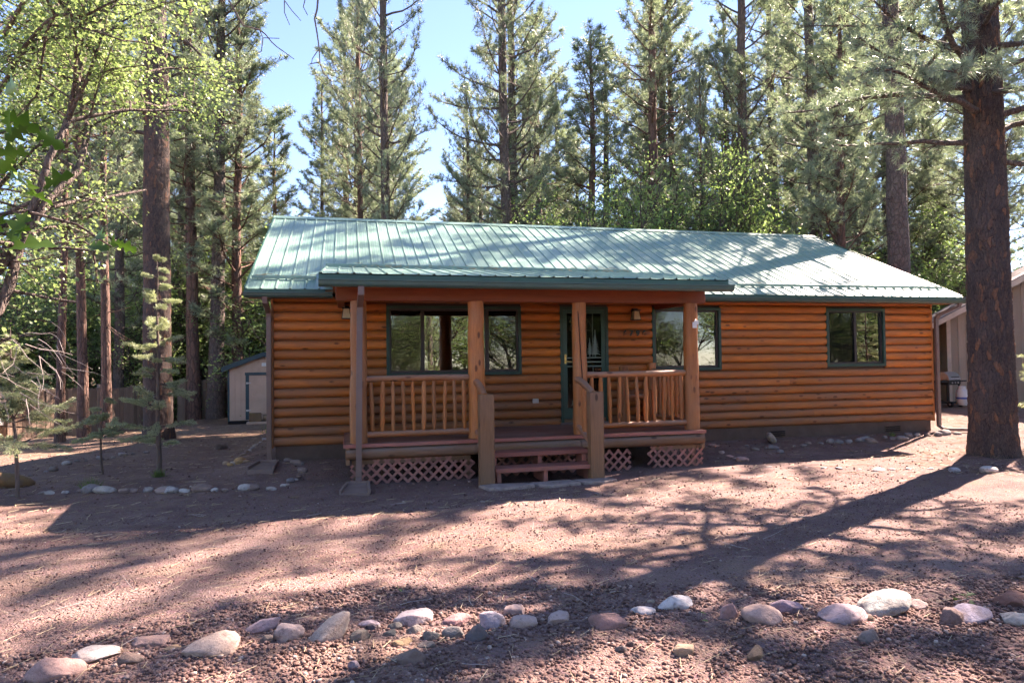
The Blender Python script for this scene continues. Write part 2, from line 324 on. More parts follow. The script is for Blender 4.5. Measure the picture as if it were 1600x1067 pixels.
def m_leaf(name, c1, c2, trans=.45, rough=.45, spec=.35):
    n = N(name)
    g = n.n('NewGeometry'); info = n.n('ObjectInfo')
    col = n.mix(g.outputs['Random Per Island'], c1, c2)
    big = n.ramp(n.noise(n.pos((1,1,1)), .55, 3), [(.3,.78),(.7,1.2)])
    col = n.mix(1.0, col, big, 'MULTIPLY')
    tint = n.ramp(info.outputs['Random'], [(0,.85),(1,1.15)])
    col = n.mix(1.0, col, tint, 'MULTIPLY')
    n.set(col, rough, spec)
    tr = n.n('BsdfTranslucent'); n.l(n.mix(1.0, col, (1.08,1.14,.80), 'MULTIPLY'), tr.inputs[0])
    ms = n.n('MixShader'); ms.inputs[0].default_value = trans
    n.l(n.b.outputs[0], ms.inputs[1]); n.l(tr.outputs[0], ms.inputs[2]); n.l(ms.outputs[0], n.out.inputs[0])
    return n.m

m_wood('log', (.66,.200,.029), (.37,.096,.014), weather=(.23,.105,.055), wamt=.5, topw=.45, rough=.5, zfade=(0.0,1.4,.6))
m_wood('log_upright', (.50,.170,.042), (.30,.088,.021), grain=(14,14,1), weather=(.29,.16,.095), wamt=.45, rough=.5)
m_wood('rail', (.46,.165,.046), (.29,.092,.024), weather=(.29,.18,.135), wamt=.55, topw=.6, rough=.55)
m_wood('beam', (.270,.062,.019), (.170,.036,.012), weather=(.15,.05,.02), wamt=.3, rough=.45, knots=False)
m_wood('rim', (.22,.105,.050), (.14,.066,.033), weather=(.185,.125,.095), wamt=.8, topw=.6, rough=.6)
m_wood('newel', (.265,.130,.060), (.150,.074,.038), grain=(16,16,1), weather=(.165,.115,.088), wamt=.65, rough=.7)
m_wood('deck', (.300,.135,.095), (.215,.095,.066), weather=(.24,.15,.125), wamt=.6, rough=.6, knots=False, grain=(1,10,10))
m_wood('redpaint', (.37,.125,.092), (.29,.095,.070), weather=(.30,.14,.11), wamt=.6, rough=.55, knots=False, bump=.1)
m_wood('lattice', (.37,.150,.118), (.29,.112,.088), weather=(.28,.15,.12), wamt=.5, rough=.6, knots=False, bump=.1)
m_wood('soffit', (.30,.150,.075), (.22,.105,.05), rough=.6, knots=False)
m_plain('foundation', (.098,.062,.048), .8, .3, var=.18, scale=3, bump=.25, dirt=(.16,.12,.10), dirt_amt=.5)
m_plain('number_green', (.008,.022,.018), .5, .4)
m_plain('green_trim', (.020,.085,.062), .38, .5, var=.15)
m_plain('gutter_green', (.040,.085,.070), .35, .5, var=.1)
m_plain('window_trim', (.022,.058,.040), .5, .4, var=.15)
m_plain('sash', (.045,.034,.030), .45, .4)
m_plain('brown_metal', (.150,.095,.080), .42, .5, var=.1, dirt=(.2,.15,.13), dirt_amt=.3)
m_plain('splash', (.20,.135,.115), .8, .3)
m_plain('dark', (.012,.010,.010), .8, .2)
m_plain('room', (.07,.055,.045), .9, .2)
m_plain('blind', (.30,.25,.20), .6, .3)
m_plain('door_green', (.018,.070,.050), .4, .5)
m_plain('door_brown', (.050,.022,.014), .5, .4)
m_plain('door_cut', (.13,.19,.16), .55, .4)
m_plain('fan_white', (.55,.45,.42), .5, .4)
m_plain('brass', (.80,.58,.22), .28, .5, metal=.9)
m_plain('black_iron', (.015,.014,.014), .5, .4)
m_plain('lamp_glass', (.50,.40,.24), .35, .5)
m_plain('white_plastic', (.62,.62,.60), .4, .5)
m_plain('grey_box', (.42,.38,.34), .5, .4)
m_plain('steel', (.42,.43,.45), .3, .5, metal=.8)
m_plain('tyre', (.012,.012,.012), .8, .3)
m_plain('car_white', (.72,.74,.76), .25, .5, var=.02)
m_plain('red_lens', (.5,.02,.015), .2, .5)
m_plain('beige_board', (.40,.315,.24), .75, .3, var=.12, scale=2, dirt=(.24,.18,.13), dirt_amt=.35)
m_plain('beige_trim', (.56,.45,.35), .7, .3)
m_plain('shed_board', (.47,.32,.235), .75, .3, var=.10, scale=2, dirt=(.36,.24,.17), dirt_amt=.35)
m_plain('shed_trim', (.018,.048,.058), .5, .4)
m_plain('shed_roof', (.055,.055,.062), .85, .3, bump=.3)
m_plain('neighbour_roof', (.20,.165,.16), .9, .2, var=.2, scale=4, bump=.4)
m_plain('neighbour_wall', (.17,.12,.09), .8, .3)
m_plain('cardboard', (.22,.135,.075), .8, .3)
m_plain('blue_print', (.05,.09,.35), .5, .4)
m_wood('fence', (.32,.215,.150), (.21,.140,.100), grain=(10,10,1), weather=(.25,.19,.155), wamt=.7, rough=.8, knots=False)
m_wood('garage_board', (.42,.33,.25), (.34,.265,.20), grain=(10,10,.6), rough=.8, knots=False, weather=(.36,.28,.21), wamt=.4, bump=.15)
m_wood('twig', (.20,.145,.12), (.12,.085,.075), grain=(6,6,2), rough=.8, knots=False)
m_wood('twig_pale', (.36,.30,.27), (.26,.21,.19), grain=(6,6,2), rough=.85, knots=False)

# metal roofing
n = N('roof_metal')
f = n.noise(n.pos((1,1,1)), 1.4, 4, .6)
c = n.mix(n.ramp(f, [(.3,0.),(.7,1.)]), (.160,.280,.222), (.205,.325,.268))
st = n.noise(n.pos((9,.7,.7)), 1.0, 4, .6)
c = n.mix(n.math('MULTIPLY', n.ramp(st, [(.5,0.),(.75,1.)]), .35), c, (.22,.30,.26))
n.set(c, n.ramp(f, [(.2,.30),(.8,.44)]), .6, 0.0)
n.bump(n.noise(n.pos((3,1,1)), 2.0, 2), .06, .01)
# window glass: mirror by Fresnel over clear glass
n = N('glass')
gl = n.n('BsdfGlossy'); gl.inputs['Roughness'].default_value = .012; gl.inputs[0].default_value = (.95,.97,.95,1)
trn = n.n('BsdfTransparent'); trn.inputs[0].default_value = (.62,.64,.62,1)
fr = n.n('Fresnel'); fr.inputs[0].default_value = 3.0
wob = n.n('Bump'); wob.inputs['Strength'].default_value = .02; wob.inputs['Distance'].default_value = .02; n.l(n.noise(n.co('Object'), 1.6, 1), wob.inputs['Height']); n.l(wob.outputs[0], gl.inputs['Normal'])
ms = n.n('MixShader'); n.l(fr.outputs[0], ms.inputs[0]); n.l(trn.outputs[0], ms.inputs[1]); n.l(gl.outputs[0], ms.inputs[2]); n.l(ms.outputs[0], n.out.inputs[0])
n = N('door_glass')
gl = n.n('BsdfGlossy'); gl.inputs['Roughness'].default_value = .03; trn = n.n('BsdfTransparent'); trn.inputs[0].default_value = (.45,.45,.44,1)
fr = n.n('Fresnel'); fr.inputs[0].default_value = 1.28
ms = n.n('MixShader'); n.l(fr.outputs[0], ms.inputs[0]); n.l(trn.outputs[0], ms.inputs[1]); n.l(gl.outputs[0], ms.inputs[2]); n.l(ms.outputs[0], n.out.inputs[0])
n = N('insect_screen')
df = n.n('BsdfDiffuse'); df.inputs[0].default_value = (.014,.012,.012,1); trn = n.n('BsdfTransparent'); ms = n.n('MixShader'); ms.inputs[0].default_value = .62
n.l(trn.outputs[0], ms.inputs[2]); n.l(df.outputs[0], ms.inputs[1]); n.l(ms.outputs[0], n.out.inputs[0]); ms.inputs[0].default_value = .74

# bark
def m_bark(name, plate, plate2, crack, sc=(7,7,2.2), bump=.8):
    n = N(name)
    co = n.co('Object', sc); d = n.noise(co, 1.2, 4, .6)
    addv = n.n('MixRGB', blend_type='ADD'); addv.inputs[0].default_value = .7
    n.l(co, addv.inputs[1]); nx = n.n('TexNoise'); nx.inputs['Scale'].default_value = 1.7; n.l(co, nx.inputs['Vector']); n.l(nx.outputs['Color'], addv.inputs[2])
    e = n.vor(addv.outputs[0], 1.0, 'DISTANCE_TO_EDGE'); cell = n.vor(addv.outputs[0], 1.0, 'F1', 'Color')
    fine = n.noise(n.co('Object', (30,30,9)), 2.0, 5, .7)
    col = n.mix(cell, plate, plate2); col = n.mix(n.ramp(fine, [(.3,0.),(.75,1.)]), n.mix(1.0, col, (.55,.5,.5), 'MULTIPLY'), col)
    col = n.mix(n.math('MULTIPLY', n.ramp(e, [(.0,1.),(.12,0.)]), n.ramp(fine, [(.3,.25),(.6,1.)])), col, crack)
    n.set(col, .85, .2)
    h = n.math('ADD', n.ramp(e, [(0.,0.),(.2,1.)]), n.math('MULTIPLY', fine, .6))
    n.bump(h, bump, .03)
    return n.m
m_bark('bark_pine', (.270,.150,.110), (.170,.112,.096), (.060,.044,.040))
n = N('bark_near')
at_ = n.n('Attribute'); at_.attribute_name = 'plate'; ce = n.n('Attribute'); ce.attribute_name = 'cell'
fine = n.noise(n.co('Object', (26,26,8)), 2.2, 6, .7); f2 = n.noise(n.co('Object', (1,1,.6)), 2.5, 3)
pc = n.ramp(ce.outputs['Fac'], [(0.,(.085,.064,.059)),(.5,(.110,.078,.068)),(.86,(.135,.088,.070)),(.95,(.23,.115,.070)),(1.,(.29,.14,.08))])
pc = n.mix(n.ramp(fine, [(.35,0.),(.65,1.)]), n.mix(1.0, pc, (.42,.40,.42), 'MULTIPLY'), pc)
st_ = n.noise(n.co('Object', (14,14,2.2)), 2.0, 5, .65)
pc = n.mix(n.ramp(st_, [(.60,0.),(.68,.8)]), pc, (.20,.105,.066))
pc = n.mix(n.math('MULTIPLY', n.ramp(f2, [(.45,0.),(.7,1.)]), .3), pc, (.14,.115,.11))
pc = n.mix(n.ramp(at_.outputs['Fac'], [(.03,1.),(.30,0.)]), pc, (.030,.023,.022))
n.set(pc, .88, .2); n.bump(fine, .55, .02)
m_bark('bark_grey', (.220,.170,.145), (.155,.122,.110), (.065,.052,.048), sc=(12,12,5))
m_bark('bark_oak', (.220,.170,.145), (.160,.125,.110), (.060,.048,.044), sc=(14,14,4))
m_leaf('needle', (.180,.225,.160), (.315,.365,.285), .46, .40, .5)
m_leaf('needle_dark', (.150,.195,.130), (.270,.320,.235), .40, .42, .5)
m_leaf('needle_near', (.155,.205,.150), (.280,.335,.265), .36, .36, .6)
m_leaf('spruce', (.250,.285,.165), (.430,.455,.310), .32, .5, .4)
m_leaf('oak_bright', (.170,.245,.095), (.330,.410,.205), .52, .36, .5)
m_leaf('oak_mid', (.150,.235,.080), (.300,.400,.180), .52, .40, .4)
m_leaf('oak_near', (.045,.110,.014), (.090,.180,.030), .55, .35, .5)
m_leaf('weed', (.10,.16,.05), (.20,.26,.10), .4, .5, .3)
m_leaf('straw', (.30,.21,.13), (.52,.40,.27), .1, .7, .2)
m_leaf('grass', (.09,.18,.03), (.17,.28,.06), .4, .6, .3)

# red cinder ground
n = N('cinder_ground')
p = n.pos()
n1 = n.noise(p, .35, 5, .6); n2 = n.noise(p, 3.2, 6, .65); n3 = n.noise(p, 34, 3, .7)
wp = n.n('VectorMath', operation='ADD'); wn = n.n('TexNoise'); wn.inputs['Scale'].default_value = 9.0; n.l(p, wn.inputs['Vector']); ws = n.n('VectorMath', operation='SCALE'); ws.inputs['Scale'].default_value = .16; n.l(wn.outputs['Color'], ws.inputs[0]); n.l(p, wp.inputs[0]); n.l(ws.outputs[0], wp.inputs[1])
v = n.vor(wp.outputs[0], 47, 'F1', 'Color'); vd = n.vor(wp.outputs[0], 47)
c = n.mix(n.ramp(n1, [(.35,0.),(.65,1.)]), (.205,.126,.112), (.262,.170,.153))
c = n.mix(n.ramp(n2, [(.35,0.),(.7,1.)]), c, (.180,.108,.094))
c = n.mix(.45, c, n.mix(1.0, c, n.mix(.55, v, (.75,.72,.72)), 'MULTIPLY'))
c = n.mix(n.ramp(n3, [(.60,0.),(.72,.6)]), c, (.46,.35,.31))
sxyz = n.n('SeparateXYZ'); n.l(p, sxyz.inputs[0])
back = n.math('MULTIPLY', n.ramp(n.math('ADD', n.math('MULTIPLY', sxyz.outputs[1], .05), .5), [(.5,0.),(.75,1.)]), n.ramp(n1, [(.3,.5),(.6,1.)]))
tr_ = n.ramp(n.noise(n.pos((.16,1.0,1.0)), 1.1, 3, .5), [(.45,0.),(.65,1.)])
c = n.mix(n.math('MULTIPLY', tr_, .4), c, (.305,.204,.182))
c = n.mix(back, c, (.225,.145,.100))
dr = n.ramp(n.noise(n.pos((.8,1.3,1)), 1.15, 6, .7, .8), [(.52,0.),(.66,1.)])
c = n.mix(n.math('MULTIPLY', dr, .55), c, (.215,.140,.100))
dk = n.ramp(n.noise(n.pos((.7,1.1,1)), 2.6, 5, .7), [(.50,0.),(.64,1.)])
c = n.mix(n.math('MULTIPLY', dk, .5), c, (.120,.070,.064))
sp = n.vor(p, 95, 'F1', 'Color'); c = n.mix(.5, c, n.mix(1.0, c, n.ramp(sp, [(0.,.45),(.5,1.),(1.,1.55)]), 'MULTIPLY'))
n.set(c, .92, .15)
hh = n.math('ADD', n.math('MULTIPLY', vd, -1.2), n.math('MULTIPLY', n2, .8))
n.bump(n.math('ADD', hh, n.math('MULTIPLY', n3, 1.3)), .7, .02)
n = N('cinder')
g = n.n('NewGeometry')
c = n.ramp(g.outputs['Random Per Island'], [(0.,(.095,.053,.046)),(.3,(.145,.080,.068)),(.55,(.215,.125,.104)),(.8,(.165,.106,.094)),(.96,(.28,.185,.155)),(1.,(.40,.32,.28))])
n.set(c, .9, .2); n.bump(n.noise(n.pos(), 90, 3), .5, .006)
# edging stones take their own colour from the object
n = N('stone')
info = n.n('ObjectInfo'); p = n.pos()
f1 = n.noise(p, 11, 5, .65); f2 = n.noise(p, 60, 3, .7)
c = n.mix(1.0, info.outputs['Color'], n.ramp(f1, [(.25,(.70,.66,.64)),(.5,(1,1,1)),(.75,(1.12,1.08,1.05))]), 'MULTIPLY')
c = n.mix(n.ramp(f2, [(.60,0.),(.72,.45)]), c, n.mix(1.0, info.outputs['Color'], (.5,.45,.42), 'MULTIPLY'))
c = n.mix(n.math('MULTIPLY', n.ramp(n.noise(p, 6.5, 6, .7), [(.46,0.),(.66,1.)]), .6), c, (.150,.095,.082))
c = n.mix(n.ramp(n.noise(p, 26, 4, .7), [(.58,0.),(.70,.5)]), c, (.10,.075,.068))
n.set(c, .86, .2); n.bump(n.math('ADD', f1, n.math('MULTIPLY', f2, .4)), .8, .016)
n = N('lawn')
c = n.mix(n.noise(n.pos(), 2.0, 4), (.06,.13,.02), (.13,.22,.05)); n.set(c, .9, .2)
# ------------------------------------------------------------------ ground
def sst(a, b, x):
    t = np.clip((np.asarray(x, float)-a)/(b-a), 0, 1); return t*t*(3-2*t)
def ground_z(x, y):
    x = np.asarray(x, float); y = np.asarray(y, float)
    g = -.40+0*x
    g = g-.38*sst(0,15,y)*(1-sst(-1,9,x))-.28*sst(9,16,y)*(1-sst(-8,-3,x))
    g = g+.32*sst(10,18,x)*sst(-4,4,y)
    dx = np.maximum(np.maximum(-x, x-13.58), 0); dy = np.maximum(np.maximum(-y, y-8.36), 0); d = np.hypot(dx, dy)
    g = g+(-.245-g)*(1-sst(.0,1.3,d))
    far = sst(25,60,np.hypot(x-5,y))
    und = .03*np.sin(x*.9+1.3)*np.cos(y*.8)+.02*np.sin(x*2.1+y*1.7)
    g = g+.13*np.exp(-((x-11.8)**2+(y+2.95)**2)/.55)+.08*np.exp(-((x+3.58)**2+(y-7.18)**2)/.5)
    return g+und*sst(1.5,4,d)*.6+far*.5*np.sin(x*.07)*np.cos(y*.06)
gx = np.unique(np.concatenate([np.linspace(-180,-14,30), np.linspace(-14,26,240), np.linspace(26,200,30)]))
gy = np.unique(np.concatenate([np.linspace(-90,-12,20), np.linspace(-12,20,220), np.linspace(20,260,36)]))
X, Y = np.meshgrid(gx, gy, indexing='ij'); Zg = ground_z(X, Y)
rg = np.random.default_rng(5)
near = (X>-14)&(X<26)&(Y>-12)&(Y<20)
Zg = Zg+np.where(near, rg.normal(0,.006,X.shape), 0)
nx, ny = X.shape; I = np.arange(nx*ny).reshape(nx,ny)
F = np.stack([I[:-1,:-1], I[1:,:-1], I[1:,1:], I[:-1,1:]], -1).reshape(-1,4)
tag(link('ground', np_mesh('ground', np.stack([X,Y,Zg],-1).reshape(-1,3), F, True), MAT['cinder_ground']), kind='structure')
gz = lambda x, y: float(ground_z(x, y))
# strip of lawn behind the cabin's right end
lx = np.linspace(19.5,30,20); ly = np.linspace(9.5,24,20); X, Y = np.meshgrid(lx, ly, indexing='ij'); I = np.arange(400).reshape(20,20)
F = np.stack([I[:-1,:-1], I[1:,:-1], I[1:,1:], I[:-1,1:]], -1).reshape(-1,4)
tag(link('lawn', np_mesh('lawn', np.stack([X,Y,ground_z(X,Y)+.02],-1).reshape(-1,3), F, True), MAT['lawn']), kind='structure')

# ------------------------------------------------------------------ the cabin
rnd = random.Random(3)
L = 13.58; DEP = 8.36; YE = -.44; ZE = 2.66; YR = DEP/2; ZR = 4.785; XL = -.40; XR = 13.99
SL = (ZR-ZE)/(YR-YE)
cabin = empty('log_cabin', (0,0,-.3)); tag(cabin, 'log sided cabin with green metal roof and covered front porch', 'cabin')
def cpart(mb, name, mat, parent=None, **k):
    o = mb.build(name, MAT[mat], None, **k)
    if parent is None:
        o.parent = cabin; o.location = Vector(o.location)-Vector((0,0,-.3))
    else:
        o.parent = parent
        if parent.parent is None: o.location = Vector(o.location)-parent.location
    return o
def C(name, mat, *a, bev=.004, parent=None): return cpart(MB().box(*a, bev=bev), name, mat, parent)
# foundation with vents
fnd = C('foundation', 'foundation', .02, L-.02, .02, DEP-.02, -.75, 0, bev=.0)
for vx in (9.73, 12.56):
    v = cpart(MB().box(vx-.20, vx+.20, .012, .03, -.215, -.085), 'vent', 'foundation', fnd)
    vv = MB()
    for k in range(3): vv.box(vx-.185, vx+.185, .004, .0115, -.205+k*.040, -.182+k*.040)
    cpart(vv, 'vent_slots', 'dark', fnd)
# openings (x0,x1,z0,z1)
W1 = (1.883,4.345,1.155,2.413); W2 = (6.98,8.473,1.168,2.413); W3 = (10.928,12.389,1.188,2.413); DR = (5.098,6.063,.20,2.413)
OPEN = [W1, W2, W3, DR]
# backing walls with the openings left free
wall = MB()
xs = sorted(set([0,L]+[v for o in OPEN for v in o[:2]])); zs = sorted(set([0,2.62]+[v for o in OPEN for v in o[2:]]))
for i in range(len(xs)-1):
    for j in range(len(zs)-1):
        cx_, cz_ = (xs[i]+xs[i+1])/2, (zs[j]+zs[j+1])/2
        if any(o[0]<cx_<o[1] and o[2]<cz_<o[3] for o in OPEN): continue
        wall.box(xs[i], xs[i+1], .02, .16, zs[j], zs[j+1])
fw = cpart(wall, 'front_wall', 'door_brown')
H = .164; T = .056
prof = []
for k in range(11):
    t = k/10; prof.append((-T*(1-abs(2*t-1)**2.6)**.55-.001 if 0<k<10 else 0.0, t*(H-.004)+.002))
def log_mesh(x0, x1, seed):
    """one lapped half-round log, drawn from x0 to x1, back at y = 0"""
    r = random.Random(seed); n_ = max(2, int((x1-x0)/.7)); m = MB(); P = len(prof); vs = []
    for i in range(n_+1):
        x = x0+(x1-x0)*i/n_; a = r.uniform(-.004,.004); b = r.uniform(-.003,.003)
        for (y,z) in prof: vs.append((x, y+(a if y < -.02 else 0), z+(b if 0.02<z<H-.02 else 0)))
    fs = []
    for i in range(n_):
        for k in range(P-1): fs.append((i*P+k, (i+1)*P+k, (i+1)*P+k+1, i*P+k+1))
    m.add(vs, fs, True); m.add(vs[:P], [tuple(range(P))]); m.add(vs[-P:], [tuple(range(P))[::-1]])
    return m
sd = 0
for c in range(16):
    z0 = c*H
    cuts = [(0.0, L)]
    for o in OPEN:
        if o[2] < z0+H-.03 and o[3] > z0+.03:
            new = []
            for a, b in cuts:
                if o[1] <= a or o[0] >= b: new.append((a,b)); continue
                if o[0]-a > .05: new.append((a, o[0]))
                if b-o[1] > .05: new.append((o[1], b))
            cuts = new
    segs = []
    for a, b in cuts:
        while b-a > 5.5:
            q = a+rnd.uniform(2.6,4.9)
            if b-q < .8: break
            segs.append((a,q-.002)); a = q
        segs.append((a,b))
    for a, b in segs:
        sd += 1
        o = log_mesh(0, b-a, sd).build('log', MAT['log'], fw); o.location = (a, 0.018, z0+(rnd.uniform(-.002,.002)))
# side and back walls
for sx, nm in ((0,'left'),(1,'right')):
    g = MB().prism([(.17,0),(DEP-.17,0),(DEP-.17,2.62),(YR, ZR-.2),(.17,2.62)], 'x', .02 if sx == 0 else L-.16, .16 if sx == 0 else L-.02)
    gw = cpart(g, 'side_wall', 'door_brown')
    for c in range(27):
        z0 = c*H; top = z0+H
        ins = 0 if top < 2.66 else (top-2.62)/SL
        a, b = 0.02+ins, DEP-.02-ins
        if b-a < .5: break
        sd += 1
        o = log_mesh(0, b-a, sd).build('log', MAT['log'], gw)
        if sx == 0: o.rotation_euler = (0,0,-PI/2); o.location = (.018, b, z0)
        else: o.rotation_euler = (0,0,PI/2); o.location = (L-.018, a, z0)
bw = cpart(MB().box(.17, L-.17, DEP-.16, DEP-.02, 0, 2.62), 'back_wall', 'door_brown')
for c in range(16):
    sd += 1; o = log_mesh(0, L, sd).build('log', MAT['log'], bw); o.rotation_euler = (0,0,PI); o.location = (L, DEP-.018, c*H)
C('room_floor', 'room', .2, L-.2, .2, DEP-.2, .02, .06, bev=0); C('room_ceiling', 'room', .2, L-.2, .2, DEP-.2, 2.5, 2.55, bev=0); C('room_partition', 'room', .2, L-.2, 3.2, 3.3, .07, 2.49, bev=0)
# corner boards
for x in (-.045, L+.005): C('corner_board', 'log_upright', x, x+.04, -.035, .06, -.02, 2.62)

# ---- windows
def window(o, lites, screens, name='window'):
    x0, x1, z0, z1 = o; wd = empty(name); wd.parent = cabin; wd.location = (0,0,.3)
    t = .055
    fr = MB(); fr.box(x0, x1, -.045, .05, z1-t, z1, bev=.004).box(x0, x1, -.045, .05, z0, z0+t, bev=.004)
    fr.box(x0, x0+t, -.0445, .05, z0+t, z1-t, bev=.003).box(x1-t, x1, -.0445, .05, z0+t, z1-t, bev=.003)
    fr.build('frame', MAT['window_trim'], wd)
    a = x0+t; tot = x1-t-a; zi0, zi1 = z0+t, z1-t
    xx = a
    for i, fct in enumerate(lites):
        xb = xx+tot*fct; s = .032; yd = (-.012, .016) if screens[i] else (0.0, .03)
        sm = MB(); sm.box(xx, xb, yd[0], yd[1]+.02, zi1-s, zi1).box(xx, xb, yd[0], yd[1]+.02, zi0, zi0+s*1.3)
        sm.box(xx, xx+s, yd[0]+.0008, yd[1]+.019, zi0+s*1.3, zi1-s).box(xb-s, xb, yd[0]+.0008, yd[1]+.019, zi0+s*1.3, zi1-s)
        sm.build('sash', MAT['sash'], wd)
        yg = yd[1]+.004
        B('pane', MAT['glass'], wd, xx+s-.004, xb-s+.004, yg, yg+.003, zi0+s, zi1-s+.004, bev=0)
        if screens[i]: B('insect_screen', MAT['insect_screen'], wd, xx+s-.002, xb-s+.002, yd[0]+.006, yd[0]+.0075, zi0+s*1.3-.002, zi1-s+.002, bev=0)
        xx = xb
    return wd, a, x1-t, zi0, zi1
def blind(wd, x0, x1, zb, zt, pitch=.032, tilt=.15):
    m = MB(); z = zt
    while z > zb: m.box(x0, x1, .085, .108, z-.0012, z+.0012, rot=(tilt,0,0)); z -= pitch
    o = m.build('blind', MAT['blind'], wd, fix=False); o['kind'] = 'stuff'
    s = MB(); s.box(x0, x1, .075, .115, zt+.005, zt+.05)
    for f_ in (.12, .5, .88): s.box(x0+(x1-x0)*f_-.0015, x0+(x1-x0)*f_+.0015, .094, .0975, zb, zt)
    s.build('blind_rail', MAT['blind'], wd)
w, a, b, z0, z1 = window(W1, (.25,.5,.25), (1,0,1))
for f0, f1 in ((0,.25),(.25,.75),(.75,1)): blind(w, a+(b-a)*f0+.04, a+(b-a)*f1-.04, z0+.06, z1-.09)
w, a, b, z0, z1 = window(W2, (.5,.5), (1,0)); blind(w, a+.03, a+(b-a)*.5-.03, z0+.06, z1-.09)
w, a, b, z0, z1 = window(W3, (.5,.5), (1,0)); blind(w, a+.03, a+(b-a)*.5-.03, z0+.06, z1-.09)

# ---- front door with a cut-out storm door
door = empty('front_door'); door.parent = cabin; door.location = (0,0,.3)
x0, x1, z0, z1 = DR
C2 = lambda nm, mt, *a, bev=.003: B(nm, MAT[mt], door, *a, bev=bev)
C2('jamb', 'window_trim', x0, x0+.06, -.045, .06, z0, z1); C2('jamb', 'window_trim', x1-.06, x1, -.045, .06, z0, z1); C2('head', 'window_trim', x0+.06, x1-.06, -.0445, .06, z1-.06, z1)
C2('sill', 'splash', x0-.02, x1+.02, -.10, .06, z0+.0, z0+.035); C2('threshold', 'cardboard', x0+.06, x1-.06, -.01, .05, z0+.035, z0+.10)
dx0, dx1, dz0, dz1 = x0+.062, x1-.062, z0+.105, z1-.062
C2('storm_stile', 'door_green', dx0, dx0+.075, -.03, .0, dz0, dz1); C2('storm_stile', 'door_green', dx1-.075, dx1, -.03, .0, dz0, dz1)
C2('storm_rail', 'door_green', dx0+.075, dx1-.075, -.0295, -.0005, dz1-.07, dz1); C2('storm_rail', 'door_green', dx0+.075, dx1-.075, -.0295, -.0005, dz0, dz0+.20)
ix0, ix1 = dx0+.075, dx1-.075; mid = dz0+.98
for zz in (mid+.16, mid+.08, mid): C2('cross_bar', 'door_cut', ix0, ix1, -.025, -.005, zz-.012, zz+.012)
for k in range(3):
    xx = ix0+(ix1-ix0)*(k+1)/4
    C2('upright_bar', 'door_cut', xx-.006, xx+.006, -.02, -.008, dz0+.20, mid-.012); C2('upright_bar', 'door_cut', xx-.005, xx+.005, -.02, -.008, mid+.172, dz1-.07)
C2('inner_door', 'door_brown', dx0-.001, dx1+.001, .075, .115, dz0-.07, dz1+.002)
C2('pane', 'door_glass', ix0-.003, ix1+.003, -.004, -.002, dz0+.19, dz1-.06, bev=0)
def arc(cx_, cz_, r0, r1, a0, a1, n_=14): return [(cx_+r1*math.cos(a0+(a1-a0)*i/n_), cz_+r1*math.sin(a0+(a1-a0)*i/n_)) for i in range(n_+1)]+[(cx_+r0*math.cos(a1+(a0-a1)*i/n_), cz_+r0*math.sin(a1+(a0-a1)*i/n_)) for i in range(n_+1)]
fcx, fcz = (x0+x1)/2-.03, z1-.43
fan = MB(); P_ = arc(fcx, fcz, .205, .235, 0, PI)
for i in range(14): fan.prism([P_[i], P_[i+1], P_[len(P_)-2-i], P_[len(P_)-1-i]], 'y', .055, .074)
fan.box(fcx-.235, fcx+.235, .0552, .0738, fcz-.028, fcz)
for a_ in (PI*.25, PI*.5, PI*.75): fan.bar((fcx+.03*math.cos(a_), .064, fcz+.03*math.sin(a_)), (fcx+.208*math.cos(a_), .064, fcz+.208*math.sin(a_)), .014, .018, up=(0,1,0))
fan.build('fan_light', MAT['fan_white'], door)
def fir_cut(cx_, zb, h, wd_, n_=9):
    m = MB(); r = random.Random(int(h*100))
    m.prism([(cx_-.008,zb),(cx_+.008,zb),(cx_+.006,zb+h),(cx_-.006,zb+h)], 'y', -.0215, -.0095)
    for i in range(n_):
        t = i/n_; zz = zb+.05+h*.75*t; ww = wd_*(1-t)**.8
        for s in (-1,1): m.prism([(cx_, zz+.055),(cx_+s*ww*r.uniform(.85,1.1), zz-.01-.02*r.random()),(cx_+s*ww*.5, zz+.004),(cx_, zz-.012)][::s], 'y', -.021+.0007*i*s*0.5, -.010)
    return m.build('fir_cutout', MAT['door_cut'], door)
fir_cut(ix1-.125, mid+.175, .52, .115); fir_cut(ix1-.235, mid+.175, .36, .075); fir_cut(ix0+.12, dz0+.2, .2, .06, 5)
hm = MB(); hm.box(dx0+.018, dx0+.058, -.04, -.031, mid+.05, mid+.23, bev=.004)
hm.tube([(dx0+.038,-.04,mid+.10),(dx0+.038,-.075,mid+.10),(dx0+.07,-.085,mid+.095),(dx0+.15,-.085,mid+.088)], [.011,.011,.010,.008], 8)
hm.sphere((dx0+.038,-.046,mid+.20), .026, 12, 6, (1,.5,1))
hm.build('handle', MAT['brass'], door)

